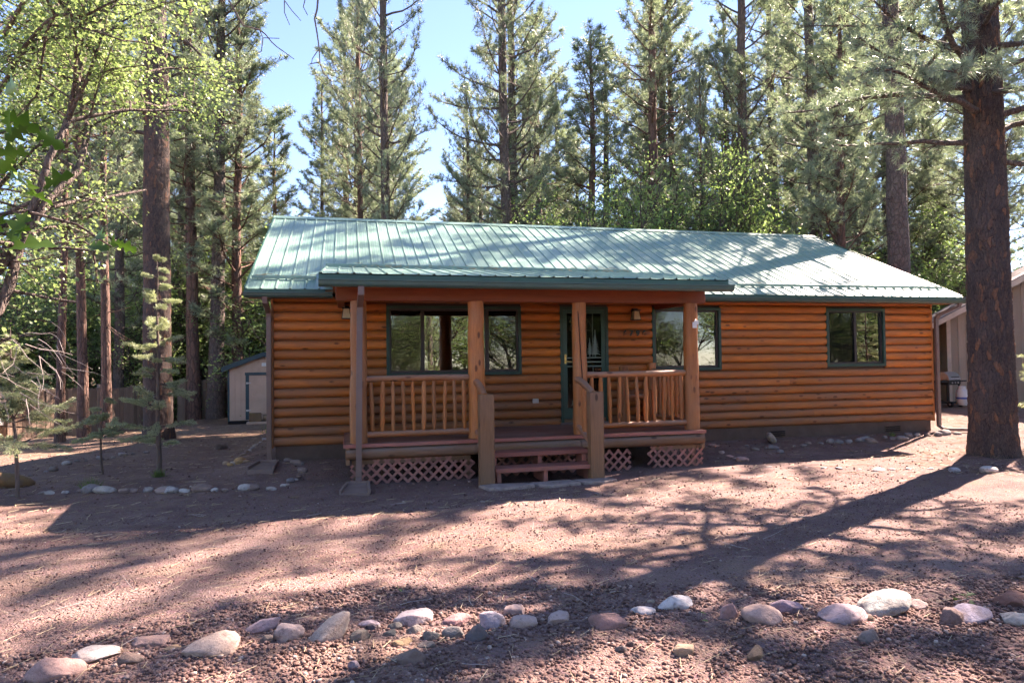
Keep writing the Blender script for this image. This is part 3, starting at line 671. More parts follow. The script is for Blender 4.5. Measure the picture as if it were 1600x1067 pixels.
# ---- lantern lamps, numbers, outlet
def lantern(x, z, parent=cabin):
    l_ = empty('wall_lantern'); l_.parent = cabin; l_.location = (0,0,.3)
    m = MB(); m.box(x-.05, x+.05, -.05, -.028, z-.06, z+.11, bev=.006).box(x-.04, x+.04, -.14, -.05, z+.075, z+.105, bev=.004).box(x-.075, x+.075, -.19, -.05, z+.052, z+.076, bev=.003).box(x-.08, x+.08, -.195, -.045, z-.125, z-.11, bev=.003)
    for sx in (-1,1):
        for sy in (-1,1): m.bar((x+sx*.052,-.12+sy*.05,z+.054),(x+sx*.074,-.12+sy*.07,z-.112), .01, .01, up=(0,1,.1))
    m.build('bracket', MAT['black_iron'], l_)
    vs = []
    for zz, r in ((z-.108,.070),(z+.05,.048)): vs += [(x-r,-.12-r,zz),(x+r,-.12-r,zz),(x+r,-.12+r,zz),(x-r,-.12+r,zz)]
    MB().add(vs, [(0,1,2,3),(4,5,6,7),(0,1,5,4),(1,2,6,5),(2,3,7,6),(3,0,4,7)]).build('glass_shade', MAT['lamp_glass'], l_)
lantern(6.60, 2.275); lantern(1.20, 2.29)
for ch, x in zip('6796', (6.40,6.53,6.665,6.80)):
    cu = bpy.data.curves.new('n', 'FONT'); cu.body = ch; cu.size = .15; cu.extrude = .008; cu.offset = .006; cu.align_x = 'CENTER'
    to = bpy.data.objects.new('tmp', cu); COL.objects.link(to); bpy.context.view_layer.update()
    me = bpy.data.meshes.new_from_object(to.evaluated_get(bpy.context.evaluated_depsgraph_get())); bpy.data.objects.remove(to)
    o = link('house_number', me, MAT['number_green'], cabin); o.rotation_euler = (PI/2,0,0); o.location = (x, -.058, 1.858+.3)
out = cpart(MB().box(4.545, 4.66, -.052, -.02, .615, .70, bev=.006), 'outlet_cover', 'grey_box')

# ---- main roof: deck, panels, ridge, fascia, gutter, snow bars
th = math.atan(SL); slen = (YR-YE)/math.cos(th)
rf = MB()
rf.prism([(YE+.02, ZE-.075),(YR, ZR-.075),(DEP-YE-.02, ZE-.075),(DEP-YE-.02, ZE-.018),(YR, ZR-.018),(YE+.02, ZE-.018)], 'x', XL+.02, XR-.02)
roof = cpart(rf, 'roof', 'soffit')
PW = .914
pp = []
for k in range(4):
    u = k*.2285
    pp += [(u+.0,0.0),(u+.012,.019),(u+.030,.019),(u+.042,0.0),(u+.100,0.0),(u+.108,.003),(u+.118,0.0),(u+.152,0.0),(u+.160,.003),(u+.170,0.0)]
pp.append((PW-.001,0.0))
def panel_mesh(width, length, nseg=1):
    P = [p for p in pp if p[0] <= width-.001]+[(width,0.0)]; n_ = len(P); m = MB(); vs = []
    for i in range(nseg+1):
        for (u,h) in P: vs.append((u, -length*i/nseg, h))
    for i in range(nseg+1):
        for (u,h) in P: vs.append((u, -length*i/nseg, h-.0015))
    off = n_*(nseg+1); fs = []
    for i in range(nseg):
        for k in range(n_-1):
            a_ = i*n_+k; fs.append((a_, a_+n_, a_+n_+1, a_+1)); fs.append((off+a_, off+a_+1, off+a_+n_+1, off+a_+n_))
    k0 = nseg*n_
    for k in range(n_-1): fs.append((k0+k, off+k0+k, off+k0+k+1, k0+k+1))
    for i in range(nseg):
        fs.append((i*n_, off+i*n_, off+(i+1)*n_, (i+1)*n_)); e = i*n_+n_-1; fs.append((e, e+n_, off+e+n_, off+e))
    m.add(vs, fs); return m.mesh('roof_panel')
full = panel_mesh(PW, slen+.03); full.materials.append(MAT['roof_metal'])
x = XL
while x < XR-.02:
    wd_ = min(PW, XR-x); me = full if wd_ > PW-.01 else panel_mesh(wd_, slen+.03)
    for side in (0,1):
        o = link('roof_panel', me, MAT['roof_metal'], roof); jit = rnd.uniform(-.0015,.0015)
        if side == 0: o.location = (x, YR, ZR-.012+jit); o.rotation_euler = (th,0,0)
        else: o.location = (x+wd_, YR, ZR-.012+jit); o.rotation_euler = (th,0,PI)
    x += PW
cpart(MB().prism([(YR-.16, ZR-.16*SL+.012),(YR, ZR+.022),(YR+.16, ZR-.16*SL+.012),(YR+.16, ZR-.16*SL+.006),(YR, ZR+.014),(YR-.16, ZR-.16*SL+.006)], 'x', XL-.01, XR+.01), 'ridge_cap', 'roof_metal', roof)
for xx in (XL-.012, XR-.008):
    for s in (0,1):
        f_ = (lambda y: y) if s == 0 else (lambda y: DEP-y)
        cpart(MB().prism([(f_(YE), ZE-.12),(f_(YE), ZE+.014),(f_(YR), ZR+.014),(f_(YR), ZR-.12)], 'x', xx, xx+.02), 'rake_trim', 'green_trim', roof)
def bar_on_roof(x0, x1, y, name='snow_bar'):
    z = ZE+(y-YE)*SL; m = MB().box(x0, x1, y-.02, y+.02, z+.012, z+.065, bev=.004)
    xx = x0+.1
    while xx < x1: m.box(xx-.012, xx+.012, y-.018, y+.018, z-.015, z+.02); xx += .457
    return cpart(m, name, 'roof_metal', roof)
bar_on_roof(XL+.05, .70, -.03); bar_on_roof(8.85, XR-.12, -.05)
def gutter(x0, x1, y, ztop, zbot, parent=None):
    m = MB(); d = .115
    poly = [(y, ztop),(y, zbot+.0),(y-d*.62, zbot),(y-d*.86, zbot+.03),(y-d*.90, ztop-.028),(y-d, ztop-.022),(y-d, ztop),(y-d+.008, ztop),(y-d+.008, ztop-.016),(y-d*.82, ztop-.022),(y-d*.80, zbot+.034),(y-d*.58, zbot+.006),(y-.006, zbot+.006),(y-.006, ztop)]
    m.prism(poly, 'x', x0, x1)
    for xe in (x0-.002, x1-.001): m.prism(poly[:7], 'x', xe, xe+.003)
    return cpart(m, 'gutter', 'gutter_green', parent)
C('fascia', 'green_trim', XL, .86, YE-.012, YE+.012, ZE-.15, ZE-.012); C('fascia', 'green_trim', 7.2, XR, YE-.012, YE+.012, ZE-.15, ZE-.012)
gutter(XL-.01, .98, YE-.014, 2.585, 2.495); gutter(7.05, XR+.01, YE-.014, 2.585, 2.495)
C('soffit', 'soffit', XL+.02, XR-.02, YE+.014, .0, ZE-.15, ZE-.135, bev=0); C('fascia', 'green_trim', XL, XR, DEP-YE-.01, DEP-YE+.012, ZE-.15, ZE-.012)

# ---- porch
PX0, PX1, PY = 1.17, 7.05, -1.82; DZ = .205
PE0, PE1, PYE, PZE = .84, 7.28, -2.24, 2.685
YT = .66; ZT = ZE+(YT-YE)*SL
pth = math.atan((ZT-PZE)/(YT-PYE)); plen = (YT-PYE)/math.cos(pth)
psl = math.tan(pth)
pr = MB().prism([(PYE+.02, PZE-.07),(YT-.02, ZT-.07),(YT-.02, ZT-.016),(PYE+.02, PZE-.016)], 'x', PE0+.015, PE1-.015)
proof = cpart(pr, 'porch_roof', 'soffit')
pfull = panel_mesh(PW, plen+.03); pfull.materials.append(MAT['roof_metal'])
x = PE0
while x < PE1-.02:
    wd_ = min(PW, PE1-x); me = pfull if wd_ > PW-.01 else panel_mesh(wd_, plen+.03)
    o = link('roof_panel', me, MAT['roof_metal'], proof); o.location = (x, YT, ZT+.004); o.rotation_euler = (pth,0,0); x += PW
cpart(MB().box(PE0, 6.85, YT-.09, YT-.05, ZT-.02, ZT+.055, bev=.005), 'snow_bar', 'roof_metal', proof)
for xx in (PE0-.012, PE1-.008): cpart(MB().prism([(PYE, PZE-.11),(PYE, PZE+.016),(YT, ZT+.016),(YT, ZT-.11)], 'x', xx, xx+.02), 'rake_trim', 'green_trim', proof)
C('fascia', 'green_trim', PE0, PE1, PYE-.012, PYE+.012, PZE-.19, PZE-.012)
gutter(PE0-.01, PE1+.05, PYE-.014, 2.600, 2.495)
C('porch_beam', 'beam', 1.05, 7.16, -1.735, -1.565, 2.345, 2.565, bev=.008)
C('porch_ceiling', 'soffit', 1.0, 7.2, PYE+.02, -.03, 2.575, 2.59, bev=0)
for xx in (1.12, 7.09): cpart(MB().box(xx-.06, xx+.06, -1.56, -.01, 2.36, 2.57, bev=.008), 'side_beam', 'beam')
def upright(x, y, z0, z1, r0, r1, seed, name, mat='log_upright', parent=None):
    r = random.Random(seed); P = []; R = []; n_ = 9
    for i in range(n_): t = i/(n_-1); P.append((x+r.uniform(-.008,.008), y+r.uniform(-.008,.008), z0+(z1-z0)*t)); R.append((r0+(r1-r0)*t)*r.uniform(.97,1.03))
    m = MB(); m.tube(P, R, 20); return cpart(m, name, mat, parent)
for i, (px, r0, r1) in enumerate(((1.375,.128,.118),(3.185,.135,.122),(4.905,.125,.112),(6.91,.13,.115))):
    p = upright(px, -1.65, DZ, 2.348, r0, r1, 50+i, 'porch_post')
    if i == 2:
        crk = MB()
        zs_ = np.linspace(.5,2.2,12)
        for k in range(11): crk.bar((px-.06+.085*(1-k/11), -1.65-math.sqrt(max(.0001,.131**2-(-.06+.085*(1-k/11))**2)), zs_[k]), (px-.06+.085*(1-(k+1)/11), -1.65-math.sqrt(max(.0001,.131**2-(-.06+.085*(1-(k+1)/11))**2)), zs_[k+1]+.001), .010, .012, up=(0,-1,0))
        cpart(crk, 'drying_crack', 'dark', p)
# half posts on the wall
for px in (1.375, 6.91): upright(px, -.12, DZ, 1.33, .085, .08, int(px*10), 'wall_post')
# deck boards and frame
deck = C('porch_deck', 'newel', PX0+.02, PX1-.02, PY+.04, -.01, DZ-.17, DZ-.034, bev=0)
y = PY; k = 0
while y < -.02:
    yy = min(y+.14, -.012); cuts = [PX0, PX0+rnd.uniform(2.2,3.8), PX1]
    for a_, b_ in zip(cuts, cuts[1:]):
        o = MB().box(a_, b_-.003, y, yy-.006, DZ-.034, DZ+rnd.uniform(-.001,.001), bev=.004).build('deck_board', MAT['deck'], deck)
    y += .1455
trim = MB().box(PX0-.004, PX1+.004, PY-.022, PY-.003, DZ-.05, DZ+.003, bev=.004).build('edge_board', MAT['redpaint'], deck)
for xx in (PX0-.022, PX1+.003): MB().box(xx, xx+.019, PY-.02, -.02, DZ-.05, DZ+.002, bev=.004).build('edge_board', MAT['redpaint'], deck)
for a_, b_ in ((PX0+.02, 3.12),(3.13,4.83),(4.84,PX1-.02)):
    o = log_mesh(0, b_-a_, sd+int(a_*10)).build('rim_log', MAT['rim'], deck); o.scale = (1,1.4,1.08); o.location = (a_, PY+.035, DZ-.235)
for xx in (PX0+.01, PX1-.07): MB().box(xx, xx+.06, PY-.01, PY+.05, DZ-.30, DZ-.052, bev=.004).build('corner_block', MAT['newel'], deck)
for xx in (PX0+.12, 3.0, 4.95, PX1-.14):
    for yy in (-1.6, -.6): MB().box(xx, xx+.09, yy, yy+.09, -.6, DZ-.171).build('support_post', MAT['newel'], deck)
MB().box(PX0+.1, 3.05, PY+.055, PY+.075, -.10, -.035).build('skirt_board', MAT['newel'], deck); MB().box(6.1, PX1-.05, PY+.055, PY+.075, -.10, -.035).build('skirt_board', MAT['newel'], deck)
# lattice, slat by slat
def lattice(x0, x1, z0, z1, y, clip=None):
    lt = empty('lattice_panel'); lt.parent = cabin; lt.location = (0,0,.3); sp = .155; wv = .040
    for s in (1,-1):
        cst = -10*sp
        lo = (x0 - z1 if s == 1 else x0 + z0); hi = (x1 - z0 if s == 1 else x1 + z1)
        c_ = math.floor(lo/sp)*sp
        while c_ < hi+sp:
            # line x - s*z = c
            pts = []
            za, zb = z0+.005, z1-.005
            xa, xb = c_+s*za, c_+s*zb
            def zof(xq): return (xq-c_)/s
            P0 = [xa, za]; P1 = [xb, zb]
            for P__ in (P0, P1):
                if P__[0] < x0+.004: P__[0] = x0+.004; P__[1] = zof(x0+.004)
                if P__[0] > x1-.004: P__[0] = x1-.004; P__[1] = zof(x1-.004)
            if min(P0[1],P1[1]) >= z0 and max(P0[1],P1[1]) <= z1 and abs(P0[1]-P1[1]) > .03:
                keep = True
                if clip:
                    mx, mz = (P0[0]+P1[0])/2, (P0[1]+P1[1])/2; keep = clip(mx, mz)
                if keep:
                    yy = y+(.0 if s == 1 else .008)
                    MB().bar((P0[0],yy,P0[1]),(P1[0],yy,P1[1]), wv, .006, up=(0,1,0)).build('slat', MAT['lattice'], lt)
            c_ += sp
    return lt
lattice(1.25, 1.56, -.41, -.10, PY+.045); lattice(1.56, 2.80, -.41, -.03, PY+.045); lattice(2.80, 3.12, -.41, -.10, PY+.045)
lattice(3.40, 4.78, -.40, -.08, PY+.10)
lattice(4.96, 5.72, -.41, -.055, PY+.045, clip=lambda x, z: x+.6*z < 5.62)
lattice(6.02, 6.55, -.40, -.03, PY+.045, clip=lambda x, z: x+.4*z > 5.95); lattice(6.55, 7.03, -.39, -.10, PY+.045)
# railings
def railing(a_, b_, n_, seed, axis='x', fixed=-1.65):
    rl = empty('railing'); rl.parent = cabin; rl.location = (0,0,.3); r = random.Random(seed)
    def Pt(t, z, j=0.0): return (a_+(b_-a_)*t, fixed+j, z) if axis == 'x' else (fixed+j, a_+(b_-a_)*t, z)
    for z, r0, nm in ((1.165,.052,'top_rail'),(.325,.047,'bottom_rail')):
        P = [Pt(i/8, z+r.uniform(-.004,.004), r.uniform(-.004,.004)) for i in range(9)]
        MB().tube(P, [r0*r.uniform(.95,1.05) for _ in P], 14).build(nm, MAT['rail'], rl)
    for i in range(n_):
        t = (i+.5)/n_+r.uniform(-.006,.006); rr = r.uniform(.028,.038); P = []; R = []; lean = r.uniform(-.012,.012)/abs(b_-a_)
        for k in range(7):
            u = k/6; P.append(Pt(t+lean*(u-.5)*2+r.uniform(-.004,.004)/abs(b_-a_), .355+u*.775, r.uniform(-.004,.004)))
            R.append(rr*(.72 if k in (0,6) else 1)*r.uniform(.94,1.06))
        MB().tube(P, R, 10).build('baluster', MAT['log_upright'], rl)
railing(1.49, 3.07, 10, 1); railing(5.02, 6.79, 11, 2); railing(-1.53, -.19, 8, 3, 'y', 1.375); railing(-1.53, -.19, 8, 4, 'y', 6.91)
# steps
st = empty('porch_steps'); st.parent = cabin; st.location = (0,0,.3)
SX0, SX1 = 3.315, 4.79
for z, y0, y1 in ((.035,-2.20,-1.87),(-.150,-2.50,-2.19)):
    b0 = -.40
    MB().box(SX0-.02, SX1+.03, y0, y1-.003, z-.038, z, bev=.005).build('tread', MAT['redpaint'], st)
    MB().box(SX0-.021, SX1+.031, y0-.018, y0-.0015, z-.062, z+.002, bev=.004).build('tread_lip', MAT['redpaint'], st)
    for xx in (SX0+.0, (SX0+SX1)/2-.03, SX1-.055):
        MB().box(xx, xx+.065, y0+.02, y0+.06, b0 if z < -.1 else -.148, z-.039, bev=.004).build('leg', MAT['redpaint'], st)
for xx in (SX0+.005, (SX0+SX1)/2-.02, SX1-.05): MB().box(xx, xx+.04, -2.42, -1.88, -.40, -.19, bev=.003).build('stringer', MAT['redpaint'], st); MB().box(xx, xx+.04, -2.13, -1.88, -.188, -.004, bev=.003).build('stringer', MAT['redpaint'], st)
for x, w_ in ((3.165,.205),(4.845,.205)):
    m = MB(); poly = [(x-w_/2, -2.56),(x+w_/2-.02, -2.585),(x+w_/2, -2.57),(x+w_/2-.005, -2.42),(x+.03, -2.36),(x-w_/2+.03, -2.37),(x-w_/2-.012, -2.44)]
    m.prism(poly, 'z', -.45, .93); cpart(m, 'newel_post', 'newel')
    m = MB(); m.tube([(x, -1.70, 1.10),(x,-2.0,1.04),(x,-2.40,.90)], [.055,.055,.05], 10); cpart(m, 'step_handrail', 'rail')
    m = MB(); m.tube([(x, -1.72, .34),(x,-2.40,.10)], [.04,.04], 10); cpart(m, 'step_lower_rail', 'rail')
    for k in range(2): upright(x, -1.98-k*.2, .27-k*.075, 1.03-k*.075, .03, .03, 70+k, 'step_baluster')
# downspouts
def spout(path, w_, d_, name='downspout', mat='brown_metal'):
    m = MB()
    for a_, b_ in zip(path, path[1:]):
        up = (0,1,0) if abs(a_[2]-b_[2]) > abs(a_[0]-b_[0])+abs(a_[1]-b_[1]) else (0,0,1)
        A_, B_ = Vector(a_), Vector(b_); d = (B_-A_).normalized(); m.bar(A_-d*.012, B_+d*.012, w_, d_, up=up)
    return cpart(m, name, mat)
spout([(-.09,-.50,2.50),(-.085,-.48,2.42),(-.075,-.11,2.28),(-.072,-.09,2.20),(-.072,-.09,-.22),(-.075,-.20,-.265)], .075, .06)
spout([(1.41,-2.30,2.50),(1.41,-2.30,2.40),(1.40,-1.835,2.26),(1.395,-1.83,2.15),(1.37,-1.885,.22),(1.365,-1.90,-.28),(1.36,-1.99,-.325)], .085, .062)
spout([(13.86,-.50,2.50),(13.86,-.48,2.44),(13.70,-.12,2.28),(13.665,-.09,2.18),(13.665,-.09,-.12),(13.70,-.16,-.18)], .075, .06)
cpart(MB().box(13.68, 14.35, -.30, -.20, -.235, -.175, rot=(0,.05,0)), 'downspout_extension', 'brown_metal')
for (x, y, rz, lb) in ((-.10,-.42,-.15,'grey splash block under the downspout at the cabin corner'),(1.33,-2.22,-.1,'grey splash block under the porch downspout')):
    g = gz(x,y); m = MB(); m.add([(-.15,.22,.05),(.15,.22,.05),(.20,-.28,.012),(-.20,-.28,.012),(-.15,.22,-.06),(.15,.22,-.06),(.20,-.28,-.06),(-.20,-.28,-.06)], [(0,1,2,3),(4,5,6,7),(0,1,5,4),(1,2,6,5),(2,3,7,6),(3,0,4,7)])
    m.bar((-.15,.22,.06),(-.20,-.28,.03),.03,.06); m.bar((.15,.22,.06),(.20,-.28,.03),.03,.06); m.bar((-.16,.225,.06),(.16,.225,.06),.03,.06)
    o = m.build('splash_block', MAT['splash'], None, loc=(x,y,g+.01), rz=rz); tag(o, lb, 'splash block')
# white clip on the right-hand post
m = MB(); m.box(-.05,.03,-.006,.006,-.06,.04,bev=.003); m.box(-.02,.055,-.014,-.004,.0,.07,bev=.003); m.tube([(.0,.0,.06),(.02,.01,.09),(.03,.04,.07)], .006, 6)
o = m.build('post_clip', MAT['white_plastic'], None, loc=(6.93,-1.785,1.985)); tag(o, 'small white plastic clip on the rightmost porch post', 'clip')
# rustic log stand behind the railing
stn = empty('log_stand', (6.2,-.42,DZ)); tag(stn, 'rustic log stand behind the porch railing right of the door', 'log stand')
def up2(dx, dy, h, r, nm):
    m = MB(); m.tube([(dx,dy,0),(dx+.005,dy,h*.5),(dx,dy,h)], [r,r*.97,r*.95], 14); return m.build(nm, MAT['log_upright'], stn)
up2(0,0,1.07,.095,'upright'); up2(.50,.05,.62,.075,'upright')
MB().tube([(0,.0,.50),(.5,.05,.50)], .05, 10).build('cross_log', MAT['rail'], stn)
# flat stones in front of the steps
for i, (pts, lb) in enumerate((([(3.02,-2.60),(3.30,-2.58),(3.72,-2.62),(3.80,-2.78),(3.45,-2.92),(3.12,-2.86)], 'leftmost pale flagstone in front of the porch steps'), ([(3.78,-2.57),(4.40,-2.55),(4.50,-2.76),(4.05,-2.88),(3.86,-2.80)], 'middle pale flagstone in front of the porch steps'), ([(4.45,-2.55),(5.02,-2.50),(5.10,-2.68),(4.86,-2.80),(4.56,-2.76)], 'rightmost pale flagstone in front of the porch steps'))):
    cx_, cy_ = np.mean([p[0] for p in pts]), np.mean([p[1] for p in pts]); pts = [(p[0]-cx_, p[1]-cy_) for p in pts]; n_ = len(pts)
    vs = [(p[0]*1.0,p[1]*1.0,-.08) for p in pts]+[(p[0],p[1],.018) for p in pts]+[(p[0]*.95,p[1]*.93,.032+.004*math.sin(j*2.3)) for j,p in enumerate(pts)]
    fs = [tuple(range(n_))[::-1]]+[(j,(j+1)%n_,n_+(j+1)%n_,n_+j) for j in range(n_)]+[(n_+j,n_+(j+1)%n_,2*n_+(j+1)%n_,2*n_+j) for j in range(n_)]+[tuple(range(2*n_,3*n_))]
    o = MB().add(vs, fs).build('flagstone', MAT['stone'], None, loc=(cx_,cy_,gz(cx_,cy_)+.015)); o.color = (.30,.235,.21,1); tag(o, lb, 'flagstone', 'flagstones at the porch steps')
# ------------------------------------------------------------------ shed, fence, neighbours
sh = empty('garden_shed', (-2.95,13.7,-.72), -.03); tag(sh, 'beige garden shed with dark teal trim left of the cabin', 'shed')
def S(nm, mt, *a, bev=.006, parent=None): return B(nm, MAT[mt], parent or sh, *a, bev=bev)
SW, SH, SR, SD = 2.45, 1.97, 2.42, 2.6
MB().prism([(0.02,.06),(SW-.02,.06),(SW-.02,SH),(SW/2,SR),(.02,SH)], 'y', .02, SD).build('wall', MAT['shed_board'], sh)
x = .05
while x < SW-.05:
    b = min(x+.20, SW-.05); zt = SH+(SR-SH)*min(min(x,SW-b)/(SW/2),1)-.01
    if not (x > .62 and b < 1.83): MB().box(x, b-.008, .004, .0195, .065, max(.3,zt), bev=.002).build('siding_board', MAT['shed_board'], sh)
    else: MB().box(x, b-.008, .004, .0195, 1.72, zt, bev=.002).build('siding_board', MAT['shed_board'], sh)
    x += .20
for xx in (-.005, SW-.055): S('corner_trim', 'shed_trim', xx, xx+.06, -.012, .0035, .04, SH)
S('sill_beam', 'dark', 0, SW, .0, SD, -.06, .055)
S('door', 'shed_board', .70, 1.78, -.02, .003, .09, 1.66); S('door_trim', 'shed_trim', .60, .72, -.03, -.005, .09, 1.72); S('door_trim', 'shed_trim', 1.76, 1.88, -.03, -.005, .09, 1.72); S('door_trim', 'shed_trim', .58, 1.90, -.034, -.006, 1.68, 1.78)
for zz in (.42, 1.40):
    m = MB(); m.prism([(.62,zz-.035),(.68,zz-.035),(.80,zz),(.68,zz+.035),(.62,zz+.035)], 'y', -.045, -.031); m.build('hinge', MAT['steel'], sh)
S('vent', 'white_plastic', 1.15, 1.30, -.01, .003, 2.0, 2.12)
rm = MB(); ov = .12
for s in (0,1):
    f_ = (lambda x: x) if s == 0 else (lambda x: SW-x)
    rm.prism([(f_(-.18), SH-.07+.0),(f_(SW/2), SR+.0+.005),(f_(SW/2), SR+.085),(f_(-.18), SH+.012)], 'y', -ov, SD+ov)
rm.build('roof', MAT['shed_roof'], sh)
fm = MB()
for s in (0,1):
    f_ = (lambda x: x) if s == 0 else (lambda x: SW-x)
    fm.prism([(f_(-.19), SH-.16),(f_(SW/2), SR-.07),(f_(SW/2), SR+.09),(f_(-.19), SH+.02)], 'y', -ov-.02, -ov-.002)
fm.build('barge_board', MAT['shed_trim'], sh)
o = MB().box(-.2,.2,-.14,.14,0,.30,bev=.01).box(-.18,-.02,-.20,-.139,.27,.285).build('cardboard_box', MAT['cardboard'], None, loc=(-1.98,13.30,gz(-1.98,13.3)+.10), rz=.2); tag(o, 'brown cardboard box at the foot of the shed door', 'box')
o = MB().tube([(0,0,0),(.35,0,.01),(.7,0,0)], [.11,.12,.11], 12).build('firewood_log', MAT['cardboard'], None, loc=(-1.70,13.25,gz(-1.7,13.25)+.22), rz=-.03); tag(o, 'short brown log lying beside the box at the shed door', 'log')
o = MB().box(0,1.6,-.22,.12,0,.09,bev=.01).box(.0,.12,-.2,.1,-.07,0).box(1.4,1.52,-.2,.1,-.07,0).build('shed_step', MAT['shed_board'], None, loc=(-2.25,13.35,gz(-2.2,13.3)+.01)); tag(o, 'low wooden step in front of the shed door', 'step')

# plank fence
def fence_run(a, b, ha, hb, label, top0, seed):
    r = random.Random(seed); f = empty('plank_fence', (a[0],a[1],gz(*a))); tag(f, label, 'fence', 'plank fence runs')
    A = Vector((a[0],a[1],0)); Bv = Vector((b[0],b[1],0)); D = Bv-A; n_ = int(D.length/.145); ang = math.atan2(D.y, D.x)
    me = []
    for k in range(4):
        m = MB(); h = 1.0; m.box(0,.137,-.01,.01,0,h,bev=.003); me.append(m.mesh('plank'))
        me[-1].materials.append(MAT['fence'])
    for i in range(n_):
        p = A+D*(i/n_); h = ha+(hb-ha)*i/n_+r.uniform(-.03,.03); g = gz(p.x,p.y)
        o = link('plank', me[i%4], None, f); o.location = (p.x-a[0], p.y-a[1], g-f.location.z-.03); o.rotation_euler = (r.uniform(-.012,.012), r.uniform(-.01,.01), ang+r.uniform(-.03,.03)); o.scale = (1,1,h)
    nrm = Vector((-D.y, D.x, 0)).normalized()
    for zz in (.35, ha-.3):
        q0 = Vector((0,0,zz))+nrm*.035; q1 = Vector((D.x,D.y,zz+gz(*b)-gz(*a)))+nrm*.035
        MB().bar(q0, q1, .04, .09).build('fence_rail', MAT['fence'], f)
    m_ = int(D.length/2.4)
    for i in range(m_+1):
        p = D*(i/m_)+nrm*.1; MB().box(p.x-.045,p.x+.045,p.y-.045,p.y+.045,-.1,ha-.05).build('fence_post', MAT['fence'], f)
fence_run((-16.0,13.2),(-9.3,12.3), 1.62,1.62, 'shaded plank fence at the far left behind the oak', 0, 1)
fence_run((-9.2,12.3),(-5.55,17.3), 1.62,1.62, 'sunlit plank fence behind the big pine on the left', 0, 2)
fence_run((-5.4,17.35),(-1.2,17.6), 1.62,1.62, 'grey brown plank fence behind the garden shed', 0, 3)

# neighbour's house beyond the fence
nh = empty('neighbour_house', (-9.5,33,-1.1)); tag(nh, 'low house with grey brown shingle roof beyond the plank fence', 'house')
MB().box(0,14,0,8,0,2.5).build('wall', MAT['neighbour_wall'], nh)
rf2 = MB().prism([(-.6,2.35),(4,4.35),(8.6,2.35),(8.6,2.5),(4,4.5),(-.6,2.5)], 'x', -.6, 14.6).build('roof', MAT['neighbour_roof'], nh)
MB().prism([(6.5,2.45),(9.0,3.95),(11.5,2.45)], 'y', -1.6, 3.0).build('dormer_gable', MAT['neighbour_roof'], rf2)
for xx in (1.5,4.5,9.2):
    w_ = MB().box(xx,xx+1.2,-.04,.02,.9,2.0,bev=.01).build('window', MAT['beige_trim'], nh); MB().box(xx+.06,xx+1.14,-.05,-.042,.96,1.94).build('pane', MAT['glass'], w_)

# beige garage on the right
gx0, gy0 = 19.1, 4.75; gg = gz(gx0+1,gy0)
ga = empty('garage', (gx0,gy0,gg), -math.radians(38)); tag(ga, 'beige board sided garage behind the big pine on the right', 'garage')
GW, GH, GP = 8.2, 2.55, .57
MB().prism([(0.02,0),(GW-.02,0),(GW-.02,GH),(GW/2,GH+GW/2*GP),(.02,GH)], 'y', .03, 7.0).build('wall', MAT['beige_board'], ga)
x = .09
while x < GW-.1:
    b = min(x+.20, GW-.09); zt = GH+min(x, GW-b)*GP-.02
    MB().box(x, b-.014, .008, .0295, .02, zt, bev=.003).build('siding_board', MAT['garage_board'], ga); x += .20
for xx in (-.01, GW-.10): B('corner_trim', MAT['beige_trim'], ga, xx, xx+.11, -.01, .0075, 0, GH, bev=.004)
B('base_board', MAT['foundation'], ga, 0, GW, .0, .035, -.3, .018, bev=0)
for s in (0,1):
    f_ = (lambda x: x) if s == 0 else (lambda x: GW-x)
    MB().prism([(f_(-.62), GH-.62*GP-.02),(f_(GW/2), GH+GW/2*GP-.02),(f_(GW/2), GH+GW/2*GP+.16),(f_(-.62), GH-.62*GP+.14)], 'y', -.55, -.51).build('barge_board', MAT['beige_trim'], ga)
    MB().prism([(f_(-.66), GH-.66*GP+.06),(f_(GW/2), GH+GW/2*GP+.06),(f_(GW/2), GH+GW/2*GP+.18),(f_(-.66), GH-.66*GP+.18)], 'y', -.509, 7.4).build('roof', MAT['neighbour_roof'], ga)
    MB().prism([(f_(-.60), GH-.60*GP-.0),(f_(.05), GH+.05*GP-.0),(f_(.05), GH+.05*GP+.05),(f_(-.60), GH-.60*GP+.05)], 'y', -.508, 7.39).build('soffit', MAT['beige_trim'], ga)

# gas grill
gr = empty('gas_grill', (17.85,3.55,gz(17.85,3.55)), .25); tag(gr, 'black gas grill with propane tank by the cabin corner', 'grill')
def Gp(m, nm, mt, parent=None): return m.build(nm, MAT[mt], parent or gr)
Gp(MB().box(-.36,.22,-.20,.20,.62,.76,bev=.02), 'firebox', 'black_iron')
hood = MB(); hp = [(.20*math.cos(a)*1.0, .76+.22*math.sin(a)) for a in np.linspace(0,PI,9)]
hood.prism([(-p[0],p[1]) for p in hp], 'x', -.355, .215); hd = Gp(hood, 'hood', 'steel'); Gp(MB().tube([(-.25,-.21,.84),(.11,-.21,.84)], .012, 8), 'hood_handle', 'black_iron', hd)
for s in (-1,1): Gp(MB().box(*((-.70,-.365) if s < 0 else (.225,.56)), -.18,.18,.70,.735,bev=.012), 'side_shelf', 'black_iron')
for sx in (-.33,.18):
    for sy in (-.17,.15): Gp(MB().box(sx,sx+.035,sy,sy+.03,.06,.62), 'leg', 'black_iron')
Gp(MB().box(-.34,.22,-.18,.19,.10,.13), 'bottom_shelf', 'black_iron')
for sx in (-.31,.20):
    w_ = Gp(MB().tube([(sx-.02,-.19,.08),(sx+.03,-.19,.08)], .08, 14), 'wheel', 'tyre'); Gp(MB().tube([(sx-.025,-.19,.08),(sx+.035,-.19,.08)], .03, 10), 'hub', 'steel', w_)
for k in range(3): Gp(MB().tube([(-.22+k*.14,-.225,.68),(-.22+k*.14,-.199,.68)], .022, 10), 'knob', 'steel')
